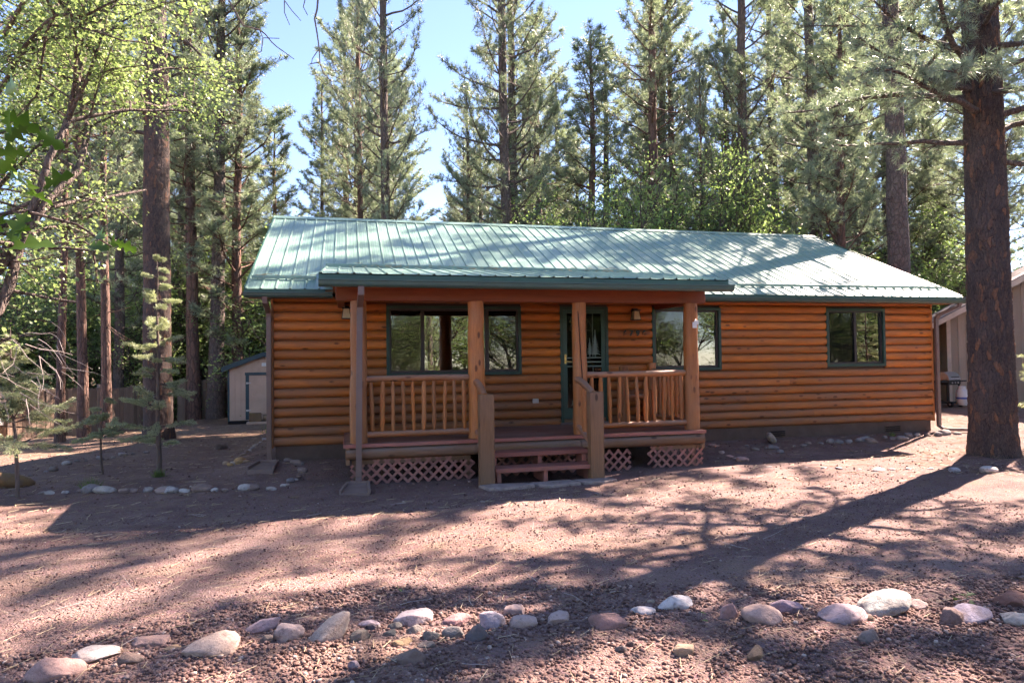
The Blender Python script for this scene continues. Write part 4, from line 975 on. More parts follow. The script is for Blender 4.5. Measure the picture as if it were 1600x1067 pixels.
tk = empty('propane_tank', (18.02,3.30,gz(18.0,3.3)+.03)); tag(tk, 'white propane tank with a blue band under the black grill', 'gas tank')
MB().tube([(0,0,.02),(0,0,.06),(0,0,.12),(0,0,.40),(0,0,.46),(0,0,.49)], [.11,.13,.15,.15,.12,.05], 18).build('body', MAT['white_plastic'], tk)
MB().tube([(0,0,.20),(0,0,.25)], .1525, 18).build('band', MAT['blue_print'], tk)
MB().tube([(0,0,.44),(0,0,.56)], [.095,.095], 14, cap=False).build('collar', MAT['white_plastic'], tk)

# car at the far left edge, mostly hidden by leaves
car = empty('parked_car', (-11.25,11.2,gz(-11.25,11.2)), math.radians(12)); tag(car, 'white parked car at the left edge behind the leaves', 'car')
cb = MB(); prf = [(-2.1,.30),(-2.15,.62),(-2.05,.92),(-1.75,.98),(-1.45,1.38),(-1.1,1.46),(.2,1.45),(.55,1.35),(1.05,.98),(1.95,.86),(2.12,.66),(2.15,.32)]
vs = []; 
for yy, sc_ in ((-.86,.96),(-.80,1.0),(.80,1.0),(.86,.96)):
    for (xx,zz) in prf: vs.append((xx*sc_ if abs(yy) > .82 else xx, yy*(1-.16*max(0,zz-.95)/.5), .3+(zz-.3)*(sc_ if abs(yy) > .82 else 1)))
m_ = len(prf); fs = [tuple(range(m_)), tuple(range(3*m_,4*m_))[::-1]]
for j in range(3):
    for i in range(m_): fs.append((j*m_+i, j*m_+(i+1)%m_, (j+1)*m_+(i+1)%m_, (j+1)*m_+i))
cb.add(vs, fs, True); cb.build('body', MAT['car_white'], car)
for s in (-1,1):
    MB().prism([(-1.35,1.0),(-1.2,1.36),(-.5,1.39),(-.5,1.0)], 'y', s*.80-.015, s*.80+.015).build('side_window', MAT['dark'], car); MB().prism([(-.44,1.0),(-.44,1.39),(.2,1.38),(.75,1.0)], 'y', s*.80-.015, s*.80+.015).build('side_window', MAT['dark'], car)
    for xx in (-1.35,1.32):
        w_ = MB().tube([(xx,s*.72,.32),(xx,s*.88,.32)], .32, 22).build('wheel', MAT['tyre'], car); MB().tube([(xx,s*.70,.32),(xx,s*.89,.32)], .19, 16).build('rim', MAT['steel'], w_)
    MB().box(2.04,2.12,s*.62-.14,s*.62+.14,.66,.80,bev=.02).build('tail_light', MAT['red_lens'], car); MB().box(-2.14,-2.06,s*.60-.15,s*.60+.15,.66,.80,bev=.02).build('headlight', MAT['steel'], car)

# ------------------------------------------------------------------ trees
def tuft_mesh(Cn, D, k, l, wd, seed, spread=.85, droop=.0):
    r = np.random.default_rng(seed); n_ = len(Cn)
    d = D[:,None,:]+r.normal(0, spread, (n_,k,3)); d /= np.linalg.norm(d, axis=2)[:,:,None]
    ln = l*r.uniform(.65,1.1,(n_,k,1)); base = Cn[:,None,:]+d*.015; tip = Cn[:,None,:]+d*ln; tip[:,:,2] -= droop*ln[:,:,0]
    sd_ = np.cross(d, r.normal(0,1,(n_,k,3))); sd_ /= np.linalg.norm(sd_, axis=2)[:,:,None]+1e-9; sd_ *= wd/2
    V = np.stack([base-sd_, base+sd_, tip], 2).reshape(-1,3)
    return V, np.arange(len(V)).reshape(-1,3)
LEAF = {'oak': (np.array([(0,0),(.20,.06),(.30,.26),(.42,.08),(.60,.34),(.70,.10),(.88,.20),(1,0),(.88,-.18),(.70,-.10),(.58,-.36),(.42,-.08),(.28,-.24),(.20,-.06)]), [(0,1,13),(1,2,3),(13,11,12),(1,3,13),(13,3,11),(3,4,5),(11,9,10),(3,5,11),(11,5,9),(5,6,7),(9,7,8),(5,7,9)]),
        'mid': (np.array([(0,0),(.3,.24),(.62,.32),(1,0),(.62,-.32),(.3,-.24)]), [(0,1,5),(1,2,4),(1,4,5),(2,3,4)]),
        'kite': (np.array([(0,0),(.5,.33),(1,0),(.5,-.33)]), [(0,1,2),(0,2,3)])}
def leaf_mesh(Cn, size, seed, kind='mid', updir=.6, fold=.12):
    r = np.random.default_rng(seed); n_ = len(Cn); uv, tr = LEAF[kind]
    nr = r.normal(0,1,(n_,3)); nr[:,2] = np.abs(nr[:,2])+updir; nr /= np.linalg.norm(nr, axis=1)[:,None]
    a = np.cross(nr, r.normal(0,1,(n_,3))); a /= np.linalg.norm(a, axis=1)[:,None]; b = np.cross(nr, a)
    s = size*r.uniform(.6,1.15,(n_,1))
    u = uv[None,:,0:1]; v = uv[None,:,1:2]
    V = Cn[:,None,:]+s[:,None]*(u*a[:,None,:]+v*b[:,None,:]+(fold*np.abs(v)*2-.22*u*u)*nr[:,None,:])
    m = len(uv); F_ = (np.arange(n_)[:,None,None]*m+np.array(tr)[None]).reshape(-1,3)
    return V.reshape(-1,3), F_
def limb(mb, p0, d0, L_, r0, r1, rng, n_=6, curl=(0,0,.0), wob=.12, sides=6):
    p = np.array(p0, float); d = np.array(d0, float); d /= np.linalg.norm(d); P = [p.copy()]
    for i in range(n_):
        d = d+rng.normal(0,wob,3)+np.array(curl)/n_; d /= np.linalg.norm(d); p = p+d*L_/n_; P.append(p.copy())
    P = np.array(P); mb.tube(P, np.linspace(r0, r1, n_+1), sides, cap=False); return P
def gen_pine(seed, Ht, cb, R_, rt, nb, tpb, k=14, l=.21, wd=.018, sides=12, top=1.0, bare=6, flat=0.0):
    r = np.random.default_rng(seed); mb = MB()
    nz = int(Ht/1.2)+2; zz = np.linspace(-.3, Ht, nz)
    wobx = np.cumsum(r.normal(0,.02,nz)); woby = np.cumsum(r.normal(0,.02,nz))
    P = np.stack([wobx, woby, zz], 1); P[0,:2] = P[1,:2]
    rad = rt*np.clip(1-zz/Ht, 0, 1)**.75+.018; rad[0] *= 1.25; rad[1] *= 1.12
    mb.tube(P, rad, sides, cap=False)
    Cs, Ds = [], []
    az = r.uniform(0,6.28)
    for i in range(nb):
        t = ((i+r.uniform(.0,1))/nb); z = cb+(Ht-cb-.2)*t
        Lb = R_*((1-t)**.42)*(.62+.38*min(1,t/.22))*r.uniform(.45,1.25)+.25
        az += 2.4+r.normal(0,.5); el = math.radians(-6+60*t**1.2+r.normal(0,13))
        d = np.array([math.cos(az)*math.cos(el), math.sin(az)*math.cos(el), math.sin(el)])
        c0 = np.array([np.interp(z,zz,wobx), np.interp(z,zz,woby), z])
        Q = limb(mb, c0, d, Lb, .010+.011*Lb, .006, r, 6, (0,0,.75), .12, 5)
        m_ = max(5, int(tpb*1.35*Lb/R_)); s = r.uniform(.28,1.0,m_)**.8; s[0] = 1
        for sj in s:
            q = np.array([np.interp(sj*6, range(7), Q[:,c]) for c in range(3)])
            tn = Q[min(6,int(sj*6)+1)]-Q[max(0,int(sj*6)-0)-0 if int(sj*6)<6 else 5]; tn /= np.linalg.norm(tn)+1e-9
            lat = np.cross(tn, [0,0,1]); lat /= np.linalg.norm(lat)+1e-9
            tl = r.uniform(.10,.62)*min(2.0,Lb)*.6*(1.3-sj)
            dv = tn*.6+lat*r.choice([-1,1])*r.uniform(.4,1.0)+np.array([0,0,r.uniform(-.25,.65)]); dv /= np.linalg.norm(dv)
            e = q+dv*tl
            if tl > .12: mb.tube([q, e], [.006,.004], 3, cap=False)
            Cs.append(e); Ds.append(dv+np.array([0,0,.35]))
    for i in range(bare):
        z = cb*r.uniform(.35,1.0); a_ = r.uniform(0,6.28); limb(mb, (0,0,z), (math.cos(a_), math.sin(a_), r.uniform(-.4,.1)), r.uniform(.4,1.6), .02, .006, r, 4, (0,0,-.3), .15, 4)
    Cs = np.array(Cs); Ds = np.array(Ds); Ds /= np.linalg.norm(Ds, axis=1)[:,None]
    V, F_ = tuft_mesh(Cs, Ds*.9, k, l, wd, seed+1)
    return mb.mesh('trunk'), np_mesh('crown', V, F_)
def gen_oak(seed, Ht, R_, rt, nleaf, lsize, kind='kite', stems=1, low=.25, shape=1.0, lean=(0,0)):
    r = np.random.default_rng(seed); mb = MB(); tips = []
    def grow(p, d, L_, rad, lev):
        Q = limb(mb, p, d, L_, rad, rad*.55, r, 5, (0,0,.25), .16, 7 if lev < 2 else 4)
        if lev >= 3:
            for q in Q[1:]: tips.append(q)
            return
        nc = (5,5,4)[lev]
        for j in range(nc):
            t = r.uniform(low if lev == 0 else .25, 1.0); q = Q[min(5,int(t*5+.5))]
            dd = (Q[-1]-Q[0])/np.linalg.norm(Q[-1]-Q[0]); v = dd*.7+r.normal(0,.62,3)*shape; v[2] = v[2]*.8+.15; v /= np.linalg.norm(v)
            grow(q, v, L_*r.uniform(.45,.72), rad*.5, lev+1)
        grow(Q[-1], (Q[-1]-Q[-2])+r.normal(0,.2,3), L_*.6, rad*.5, lev+1)
    for s in range(stems):
        a_ = r.uniform(0,6.28); grow(np.array([math.cos(a_)*.12*(stems>1), math.sin(a_)*.12*(stems>1), -.2]), np.array([math.cos(a_)*.22*(stems>1)+lean[0], math.sin(a_)*.22*(stems>1)+lean[1], 1.0]), Ht*.52, rt, 0)
    tips = np.array(tips); idx = r.integers(0, len(tips), nleaf); Cn = tips[idx]+r.normal(0,.13*R_/2.0+.05,(nleaf,3))
    V, F_ = leaf_mesh(Cn, lsize, seed+2, kind)
    return mb.mesh('trunk'), np_mesh('crown', V, F_), tips
PINES = []
for i, a in enumerate(((11,20,5.5,2.3,.20,95,34),(12,22,4.2,2.9,.24,110,36),(13,18,6.5,1.9,.16,80,32),(14,21,3.2,2.6,.20,105,34),(15,14,2.2,1.8,.14,85,30),(16,23,8.0,3.0,.26,90,40))):
    tm, cm = gen_pine(*a); tm.materials.append(MAT['bark_grey' if i % 2 else 'bark_pine']); cm.materials.append(MAT['needle_dark' if i in (3,) else 'needle']); PINES.append((tm, cm, a[1]))
OAKS = []
for i, a in enumerate(((31,8,3,.11,9000,.13,'kite',2),(32,7,3,.09,9000,.12,'kite',3),(33,5,2.4,.06,7000,.11,'kite',4))):
    tm, cm, _ = gen_oak(*a); tm.materials.append(MAT['bark_oak']); cm.materials.append(MAT['oak_mid']); OAKS.append((tm, cm, a[1]))
rt_ = random.Random(77)
def plant(kind, x, y, Ht, label, cat, group=None, rz=None, wide=1.0, name=None, tilt=(0,0), crown_mat=None):
    tm, cm, h0 = kind; s = Ht/h0
    o = empty(name or 'pine_tree', (x,y,gz(x,y)), rt_.uniform(0,6.28) if rz is None else rz); o.scale = (s*wide,s*wide,s); o.rotation_euler[0] = tilt[0]; o.rotation_euler[1] = tilt[1]
    link('trunk', tm, None, o); c = link('crown', cm, None, o)
    tag(o, label, cat, group); return o
BP = 'pines behind the cabin'
def tp(k): return TP[k]
for key, v, Ht, wide, lb in (
    ('n372',4,17.5,1.3,'dense pine standing between the big left trunk and the cabin roof'),
    ('n420',4,14.5,1.2,'pale far pine just left of the cabin ridge end'),
    ('n505',2,18.5,.95,'narrow young pine with pointed top above the left end of the ridge'),
    ('n567',0,25,.62,'pine just left of the tall dark straight trunk'),
    ('n605',1,28,.64,'tall pine with straight dark trunk rising out of frame above the left roof'),
    ('n795',1,29,.78,'left one of the two close pine trunks above the middle of the ridge'),
    ('n812',3,28,.9,'right one of the two close pine trunks above the middle of the ridge'),
    ('n930',4,18,1.35,'shorter pine right of the paired trunks'),
    ('n1025',0,27,.95,'tall pine above the porch right end, left of a sky gap'),
    ('n1050',2,25,1.1,'far pale pine trunk right of the tall pine above the porch'),
    ('n1100',4,13.5,.62,'thin dark pine sapling above the right half of the roof'),
    ('n1168',3,28,.9,'broad pine with pale trunk above the right half of the ridge'),
    ('n1280',1,24,.95,'pine whose trunk meets the right end of the ridge'),
    ('n1322',4,15,1.1,'short dark pine behind the sloping right roof edge'),
    ('n1345',0,26,1.1,'far pine behind the short dark one by the right roof edge'),
    ('n1408',5,25,1.15,'thick reddish pine trunk behind the right roof slope'),
    ('n1395',1,22,1.0,'pine half hidden behind the thick reddish trunk'),
    ('n340',5,24,1.1,'pine with brown trunk standing just left of the shed'),
    ('n300',0,24,1.0,'thin pine behind the fence right of the big left trunk'),
    ('n285',3,24,1.0,'far thin pine right behind the big left trunk'),
    ('n165',2,18,.9,'slim pine in front of the sunlit fence, left of the big trunk'),
    ('n130',0,17,.8,'slim pine trunk before the fence, second left of the big trunk'),
    ('n95',2,14,.8,'slim reddish pine trunk nearest the left corner of the fence'),
    ('n180',1,20,.9,'pine beyond the fence left of the big trunk')):
    x, y = tp(key); plant(PINES[v], x, y, Ht, lb, 'tree', BP, wide=wide, tilt=(rt_.uniform(-.015,.015), rt_.uniform(-.015,.015)))
# pines farther back in the forest, told apart by nothing
rf_ = random.Random(9); spots = []
def try_spot(x, y, dmin):
    if all((x-a)**2+(y-b)**2 > dmin**2 for a, b in spots): spots.append((x,y)); return True
    return False
cnt = 0
while cnt < 90:
    a_ = rf_.uniform(-.62,.62)+.2409; Rr = rf_.uniform(36,78); x = 1.2+Rr*math.sin(a_); y = -12+Rr*math.cos(a_)
    px = 800+1046.7*math.tan(a_-.2409)
    if (640 < px < 700 or 400 < px < 530 or 905 < px < 950) and Rr < 99: continue
    if not try_spot(x, y, 3.2): continue
    plant(PINES[rf_.choice((0,1,2,3,5))], x, y, rf_.uniform(18,27), 'slender pine far back in the forest behind the cabin', 'tree', 'far forest pines', wide=rf_.uniform(1.0,1.5)); cnt += 1
# pines outside the picture that shade the drive and the roof from the right
for (x,y,h,v,wd_) in ((17.2,-3.6,20,0,1.0),(22,-1.8,22,5,1.0),(31,1.5,21,1,1.0),(28,10.5,22,5,1.1),(31,-3,20,3,1.1),(23.5,14.5,20,1,1.0),(31.5,14.5,25,1,1.1),(34.5,13.5,24,0,1.2),(29,-7.5,18,0,1.1)):
    plant(PINES[v], x, y, h, 'tall pine standing off to the right of the cabin', 'tree', 'pines beyond the right edge', wide=wd_)
# trees on the near side, seen in the windows' reflections
for (x,y,h,v,wd_) in ((5.5,-24,17,1,1.2),(1.5,-27,18,0,1.2),(9,-28,18,5,1.2),(13,-25,17,3,1.2),(-3,-25,18,1,1.2),(17,-21,17,0,1.2),(22,-17,17,3,1.2),(26,-22,19,1,1.2),(7.5,-33,20,0,1.3),(-8,-28,18,5,1.2),(19,-28,20,5,1.2),(31,-15,18,0,1.2),(3.5,-36,20,3,1.3),(14,-36,20,1,1.3),(37,-19,18,1,1.3),(32,-27,20,5,1.3)):
    plant(PINES[v], x, y, h*.62, 'pine across the drive, mirrored in the cabin windows', 'tree', 'pines across the drive', wide=wd_)
for (x,y,h,v) in ((4,-20.5,4.5,1),(11,-21,5,0),(18.5,-15.5,5.5,0),(22,-12.5,5.5,1),(15,-19.5,4.5,2),(-1,-21,5,2),(26,-14,6,0),(29,-11,6,1),(6,-27,7,0),(16,-26,7,0),(-5,-21,7,1),(28,-19,8,1)):
    plant(OAKS[v], x, y, h, 'leafy oak across the drive, mirrored in the cabin windows', 'tree', 'oaks across the drive', name='oak_tree')
# oaks and leafy understorey behind the cabin
for key, v, h, wd_, lb in (
    ('oak_back1',0,9.5,1.1,'multi stemmed oak seen between the cabin corner and the garage'),
    ('oak_back2',1,10,1.1,'bright leafy oak rising behind the garage roof'),
    ('oak_b4',1,9.3,.62,'slim green oak behind the ridge above the door'),
    ('oak_b5',0,8.2,.9,'bushy oak behind the ridge right of the paired pines'),
    ('oak_b6',1,9.8,.62,'slim green oak climbing the broad pine behind the roof'),
    ('oak_b7',2,6.6,1.0,'low oak behind the ridge between the paired pines and the dark trunk'),
    ('oak_b8',0,9.0,.9,'green oak behind the shed with dark bent stem'),
    ('oak_b9',1,7.5,1.1,'leafy oak behind the sunlit fence'),
    ('oak_b10',0,7.5,1.2,'leafy oak beyond the fence at the left'),
    ('oak_b11',2,7.0,1.3,'leafy oak beyond the far left of the fence'),
    ('oak_b12',2,6.8,1.0,'low oak behind the left end of the ridge')):
    x, y = tp(key); plant(OAKS[v], x, y, h, lb, 'tree', 'oaks behind the cabin', wide=wd_, name='oak_tree')
rb_ = random.Random(33)
for i in range(20):
    a_ = -.9+i*1.9/19; Rr = rb_.uniform(33,40); x = 8+Rr*math.sin(a_); y = -8-Rr*math.cos(a_)
    plant(OAKS[i % 3], x, y, rb_.uniform(6,8), 'leafy oak across the drive, mirrored in the cabin windows', 'tree', 'oaks across the drive', name='oak_tree', wide=1.5)
for i, (x,y,h_,v) in enumerate(((-4.6,20.5,6.5,0),(-7.8,19.5,6,1),(-10.5,17.5,6,2),(-12.5,16,6.5,0),(-6.2,24,8,1),(-9.5,23,8,0),(-2.6,21,7,2),(-13.5,21,8,1),(1.0,15.5,7.5,1),(3.4,17.5,7.5,0),(6.3,16.8,7.0,2),(9.2,18.2,8,1),(12.6,14.2,8.5,0),(15.2,16.5,9,1),(19.8,16.2,9.5,0),(17.2,13.8,8.5,2))):
    plant(OAKS[v], x, y, h_, 'leafy oak deep in the understorey of the forest', 'tree', 'understorey oaks', name='oak_tree', wide=1.1)
ro = random.Random(21); cnt = 0; sp2 = []
while cnt < 46:
    a_ = ro.uniform(-.68,.62)+.2409; Rr = ro.uniform(27,52); x = 1.2+Rr*math.sin(a_); y = -12+Rr*math.cos(a_)
    if -1.5 < x < 15 and y < 11 or (18 < x < 28.5 and 3 < y < 13): continue
    if any((x-p[0])**2+(y-p[1])**2 < 6 for p in sp2): continue
    if -10 < x < 5 and 32 < y < 42: continue
    if x < -2.5 and Rr < 36: continue
    sp2.append((x,y)); plant(OAKS[ro.choice((0,1,2))], x, y, ro.uniform(4.5,8.0), 'leafy oak deep in the understorey of the forest', 'tree', 'understorey oaks', wide=ro.uniform(1.0,1.4), name='oak_tree'); cnt += 1

# big trunks with real bark plates
def bark_trunk(name, Ht, prof_r, nth, nz, seed, depth, cell=(.048,.17), flare=True):
    r = np.random.default_rng(seed); zz = np.linspace(-.25, Ht, nz); th_ = np.linspace(0,2*PI,nth,endpoint=False)
    rad = np.interp(zz, [p[0] for p in prof_r], [p[1] for p in prof_r]); rm = float(np.mean(rad)); circ = 2*PI*rm
    nu = max(6,int(circ/cell[0])); nv = int((Ht+.6)/cell[1])
    jx = r.uniform(-.42,.42,(nv,nu)); jz = r.uniform(-.45,.45,(nv,nu)); hgt = r.uniform(.45,1.0,(nv,nu))
    U = (th_/(2*PI)*nu)[None,:]+0*zz[:,None]; Vv = ((zz+.3)/cell[1])[:,None]+0*th_[None,:]
    U = U+.35*np.sin(Vv*1.3+U*.7)+.22*np.sin(Vv*3.7+np.sin(U))+r.normal(0,.05,U.shape); Vv = Vv+r.normal(0,.05,Vv.shape); iu = np.floor(U).astype(int); iv = np.floor(Vv).astype(int)
    d1 = np.full(U.shape, 9.); d2 = np.full(U.shape, 9.); hh = np.zeros(U.shape)
    for a_ in (-1,0,1):
        for b_ in (-1,0,1):
            ci = (iu+a_) % nu; cj = np.clip(iv+b_, 0, nv-1)
            dx = (iu+a_)+.5+jx[cj,ci]-U; dz = (iv+b_)+.5+jz[cj,ci]-Vv; d = np.abs(dx)**1.5+np.abs(dz)**1.5
            lt = d < d1; d2 = np.where(lt, d1, np.minimum(d2, d)); hh = np.where(lt, hgt[cj,ci], hh); d1 = np.where(lt, d, d1)
    pl = np.clip((d2-d1)/.35, 0, 1)**.6*hh
    wobx = np.interp(zz, np.linspace(0,Ht,8), np.cumsum(r.normal(0,.008,8))); woby = np.interp(zz, np.linspace(0,Ht,8), np.cumsum(r.normal(0,.008,8)))
    Rr = rad[:,None]*(1+.03*np.sin(3*th_+1)[None,:])+depth*(pl-.5)+r.normal(0,depth*.10,U.shape)
    if flare:
        Rr = Rr+(.045*np.exp(-np.maximum(zz,0)/.22))[:,None]*(1+.8*np.sin(5*th_+.5))[None,:]*rm
    V = np.stack([wobx[:,None]+Rr*np.cos(th_)[None,:], woby[:,None]+Rr*np.sin(th_)[None,:], zz[:,None]+0*Rr], -1).reshape(-1,3)
    I_ = np.arange(nz*nth).reshape(nz,nth); J = np.roll(I_,-1,1)
    F_ = np.stack([I_[:-1], J[:-1], J[1:], I_[1:]], -1).reshape(-1,4)
    me_ = np_mesh(name, V, F_, True)
    for an, av in (('plate', np.clip((d2-d1)/.35,0,1)), ('cell', (hh-.45)/.55)):
        at_ = me_.attributes.new(an, 'FLOAT', 'POINT'); at_.data.foreach_set('value', np.asarray(av, np.float32).ravel())
    return me_, wobx, woby, zz
def big_pine(x, y, Ht, prof_r, cb, R_, nb, tpb, seed, label, k, l, wd, depth, nth, nz, mat, nmat, low=(), name='pine_tree', tilt=0.0, hb=10.0):
    o = empty(name, (x,y,gz(x,y)-.02)); o.rotation_euler[1] = tilt; tag(o, label, 'tree')
    me, wx, wy, zz = bark_trunk('trunk', hb, [p for p in prof_r], nth, nz, seed, depth); link('trunk', me, MAT[mat], o)
    r = np.random.default_rng(seed); mb = MB(); rtop = prof_r[-1][1]
    P = [(np.interp(hb,zz,wx), np.interp(hb,zz,wy), hb-.02)]+[(np.interp(hb,zz,wx), np.interp(hb,zz,wy), hb+(Ht-hb)*t) for t in (.25,.5,.75,1)]
    mb.tube(P, [rtop*.97, rtop*.8, rtop*.55, rtop*.3, .02], 12, cap=False)
    Cs, Ds = [], []; az = r.uniform(0,6)
    jobs = [(z,az_,el_,L_,cu) for (z,az_,el_,L_,cu) in low]
    for i in range(nb):
        t = (i+r.uniform(0,1))/nb; z = cb+(Ht-cb-.3)*t; az += 2.4+r.normal(0,.5)
        jobs.append((z, az, math.radians(-12+50*t+r.normal(0,9)), R_*((1-t)**.6)*(.65+.35*min(1,t/.15))*r.uniform(.65,1.15)+.3, .4))
    for (z,az_,el,Lb,cu) in jobs:
        d = np.array([math.cos(az_)*math.cos(el), math.sin(az_)*math.cos(el), math.sin(el)]); c0 = np.array([np.interp(z,zz,wx), np.interp(z,zz,wy), z])
        Q = limb(mb, c0, d, Lb, .022+.014*Lb, .008, r, 8, (0,0,cu), .13, 7)
        m_ = max(5, int(tpb*Lb/R_)); s = r.uniform(.25,1.0,m_)
        for sj in s:
            q = np.array([np.interp(sj*8, range(9), Q[:,c]) for c in range(3)]); i0 = min(7,int(sj*8)); tn = Q[i0+1]-Q[i0]; tn /= np.linalg.norm(tn)
            lat = np.cross(tn,[0,0,1]); lat /= np.linalg.norm(lat)+1e-9
            dv = tn*.7+lat*r.choice([-1,1])*r.uniform(.3,1.0)+np.array([0,0,r.uniform(-.25,.35)]); dv /= np.linalg.norm(dv); tl = r.uniform(.15,.75)*(1.3-sj)
            W = limb(mb, q, dv, tl, .009, .005, r, 2, (0,0,.1), .15, 4)
            for e in ((W[-1],) if tl < .35 else (W[-1], W[1])):
                for _ in range(2): Cs.append(e+r.normal(0,.03,3)); Ds.append((W[-1]-W[0])/np.linalg.norm(W[-1]-W[0])*.9+np.array([0,0,.15]))
    link('limbs', mb.mesh('limbs'), MAT['bark_grey'], o)
    V, F_ = tuft_mesh(np.array(Cs), np.array(Ds), k, l, wd, seed+3, .75, .12); link('crown', np_mesh('crown', V, F_), MAT[nmat], o)
    return o
RD = math.radians
big_pine(11.80,-2.95,21, [(-.3,.40),(0,.365),(.5,.338),(2.0,.315),(4.5,.292),(7,.262),(10,.23)], 5.9, 3.3, 72, 38, 201, 'huge dark barked pine in front of the cabin on the right', 24, .20, .009, .034, 320, 760, 'bark_near', 'needle_near',
    low=((5.3,RD(165),RD(-4),2.6,-.05),(5.8,RD(190),RD(4),3.2,-.1),(6.1,RD(150),RD(4),3.4,-.1),(6.4,RD(200),RD(6),3.2,-.1),(6.5,RD(215),RD(0),2.6,-.3),(5.0,RD(-8),RD(-8),2.4,.2),(5.35,RD(10),RD(10),3.0,.2),(5.7,RD(-20),RD(24),3.0,.1),(6.1,RD(250),RD(-6),2.4,-.5)), tilt=-.002)
big_pine(-3.58,7.18,24, [(-.3,.44),(0,.385),(.6,.345),(3,.325),(6,.31),(10,.28)], 9.3, 3.0, 60, 36, 202, 'big reddish barked pine left of the cabin', 14, .20, .012, .022, 110, 380, 'bark_near', 'needle',
    low=((8.0,RD(190),RD(-4),2.4,.3),(8.6,RD(170),RD(10),2.0,.2),(9.0,RD(-10),RD(0),2.2,-.1)), tilt=-.004)

# near oak on the left: yellow-green leaves in the sun
x0_, y0_ = -3.55,-1.9
oak = empty('oak_tree', (x0_,y0_,gz(x0_,y0_))); tag(oak, 'near oak with bright yellow green leaves filling the upper left', 'tree')
r = np.random.default_rng(401); mb = MB(); tips = []
def ogrow(p, d, L_, rad, lev, maxl=3):
    d = np.array(d, float); e_ = p+d/np.linalg.norm(d)*L_
    if lev > 0 and e_[0] > float(np.interp(e_[2], [2.0,3.0,5.6,6.1,6.6], [.6,1.55,1.6,2.6,3.1])): return
    Q = limb(mb, p, d, L_, rad, rad*.5, r, 6, (0,0,.15 if lev < 2 else -.1), .15, (9,7,5,4)[lev])
    if lev >= maxl:
        for q in Q[1:]: tips.append(q)
        return
    if lev == 2: tips.extend(list(Q[2:]))
    dd = (Q[-1]-Q[0])/np.linalg.norm(Q[-1]-Q[0])
    for j in range((5,6,5)[lev]):
        q = Q[r.integers(2 if lev == 0 else 1, 7)]; v = dd*.55+r.normal(0,.65,3); v[2] = v[2]*.6+.08; v /= np.linalg.norm(v); ogrow(q, v, L_*r.uniform(.42,.66), rad*.5, lev+1)
    ogrow(Q[-1], dd+r.normal(0,.2,3), L_*.55, rad*.5, lev+1)
ogrow(np.array([0,0,-.2]), np.array([.10,.02,1.0]), 3.2, .13, 0)
ogrow(np.array([.12,0,2.3]), np.array([.02,.1,1.0]), 4.2, .08, 0); ogrow(np.array([.14,.05,2.2]), np.array([.42,.15,1.0]), 4.2, .075, 0); ogrow(np.array([.15,.05,3.0]), np.array([.75,.1,1.0]), 3.6, .06, 0)
ogrow(np.array([.10,0,2.3]), np.array([.85,.1,.45]), 2.0, .05, 1); ogrow(np.array([.10,.0,2.6]), np.array([.9,-.25,.40]), 2.0, .045, 1); ogrow(np.array([.1,0,3.0]), np.array([.8,.4,.6]), 2.0, .045, 1); ogrow(np.array([.1,0,3.6]), np.array([.8,.0,.5]), 2.2, .045, 1)
link('trunk', mb.mesh('trunk'), MAT['bark_oak'], oak)
tips = np.array(tips); idx = r.integers(0,len(tips),36000); Cn = tips[idx]+r.normal(0,.13,(36000,3))
lim = np.interp(Cn[:,2], [2.0,3.0,5.6,6.1,6.6], [.5,1.55,1.55,2.6,3.1])
Cn = Cn[(Cn[:,2] > 2.0) & (Cn[:,0] < lim)]
V, F_ = leaf_mesh(Cn, .066, 402, 'mid', .5); link('crown', np_mesh('crown', V, F_), MAT['oak_bright'], oak)

# oak twig close to the camera at the left edge
nk = empty('oak_sapling', (-.7,-9.2,gz(-.7,-9.2))); tag(nk, 'oak twig with large lobed leaves close up at the left edge', 'sapling')
r = np.random.default_rng(411); mb = MB(); W0 = np.array(nk.location)
mb.tube(np.array([(-.7,-9.2,-.5),(-.68,-9.22,.6),(-.6,-9.26,1.3),(-.38,-9.33,1.9),(-.12,-9.38,2.2)])-W0, [.03,.026,.02,.012,.006], 8, cap=False)
mb.tube(np.array([(-.5,-9.3,1.6),(-.1,-9.35,1.95),(.1,-9.3,2.0),(.22,-9.18,1.98),(.315,-9.1,1.91)])-W0, [.012,.008,.006,.005,.003], 6, cap=False)
for e in NEAR_LEAVES[:13:2]: mb.tube(np.array([(-.25,-9.36,2.05), (np.array(e)+np.array((-.25,-9.36,2.05)))/2+np.array((0,0,.03)), e])-W0, [.007,.005,.003], 5, cap=False)
link('trunk', mb.mesh('trunk'), MAT['bark_oak'], nk)
V, F_ = leaf_mesh(np.array(NEAR_LEAVES)-W0, .14, 412, 'oak', .3, .24); link('crown', np_mesh('crown', V, F_), MAT['oak_near'], nk)

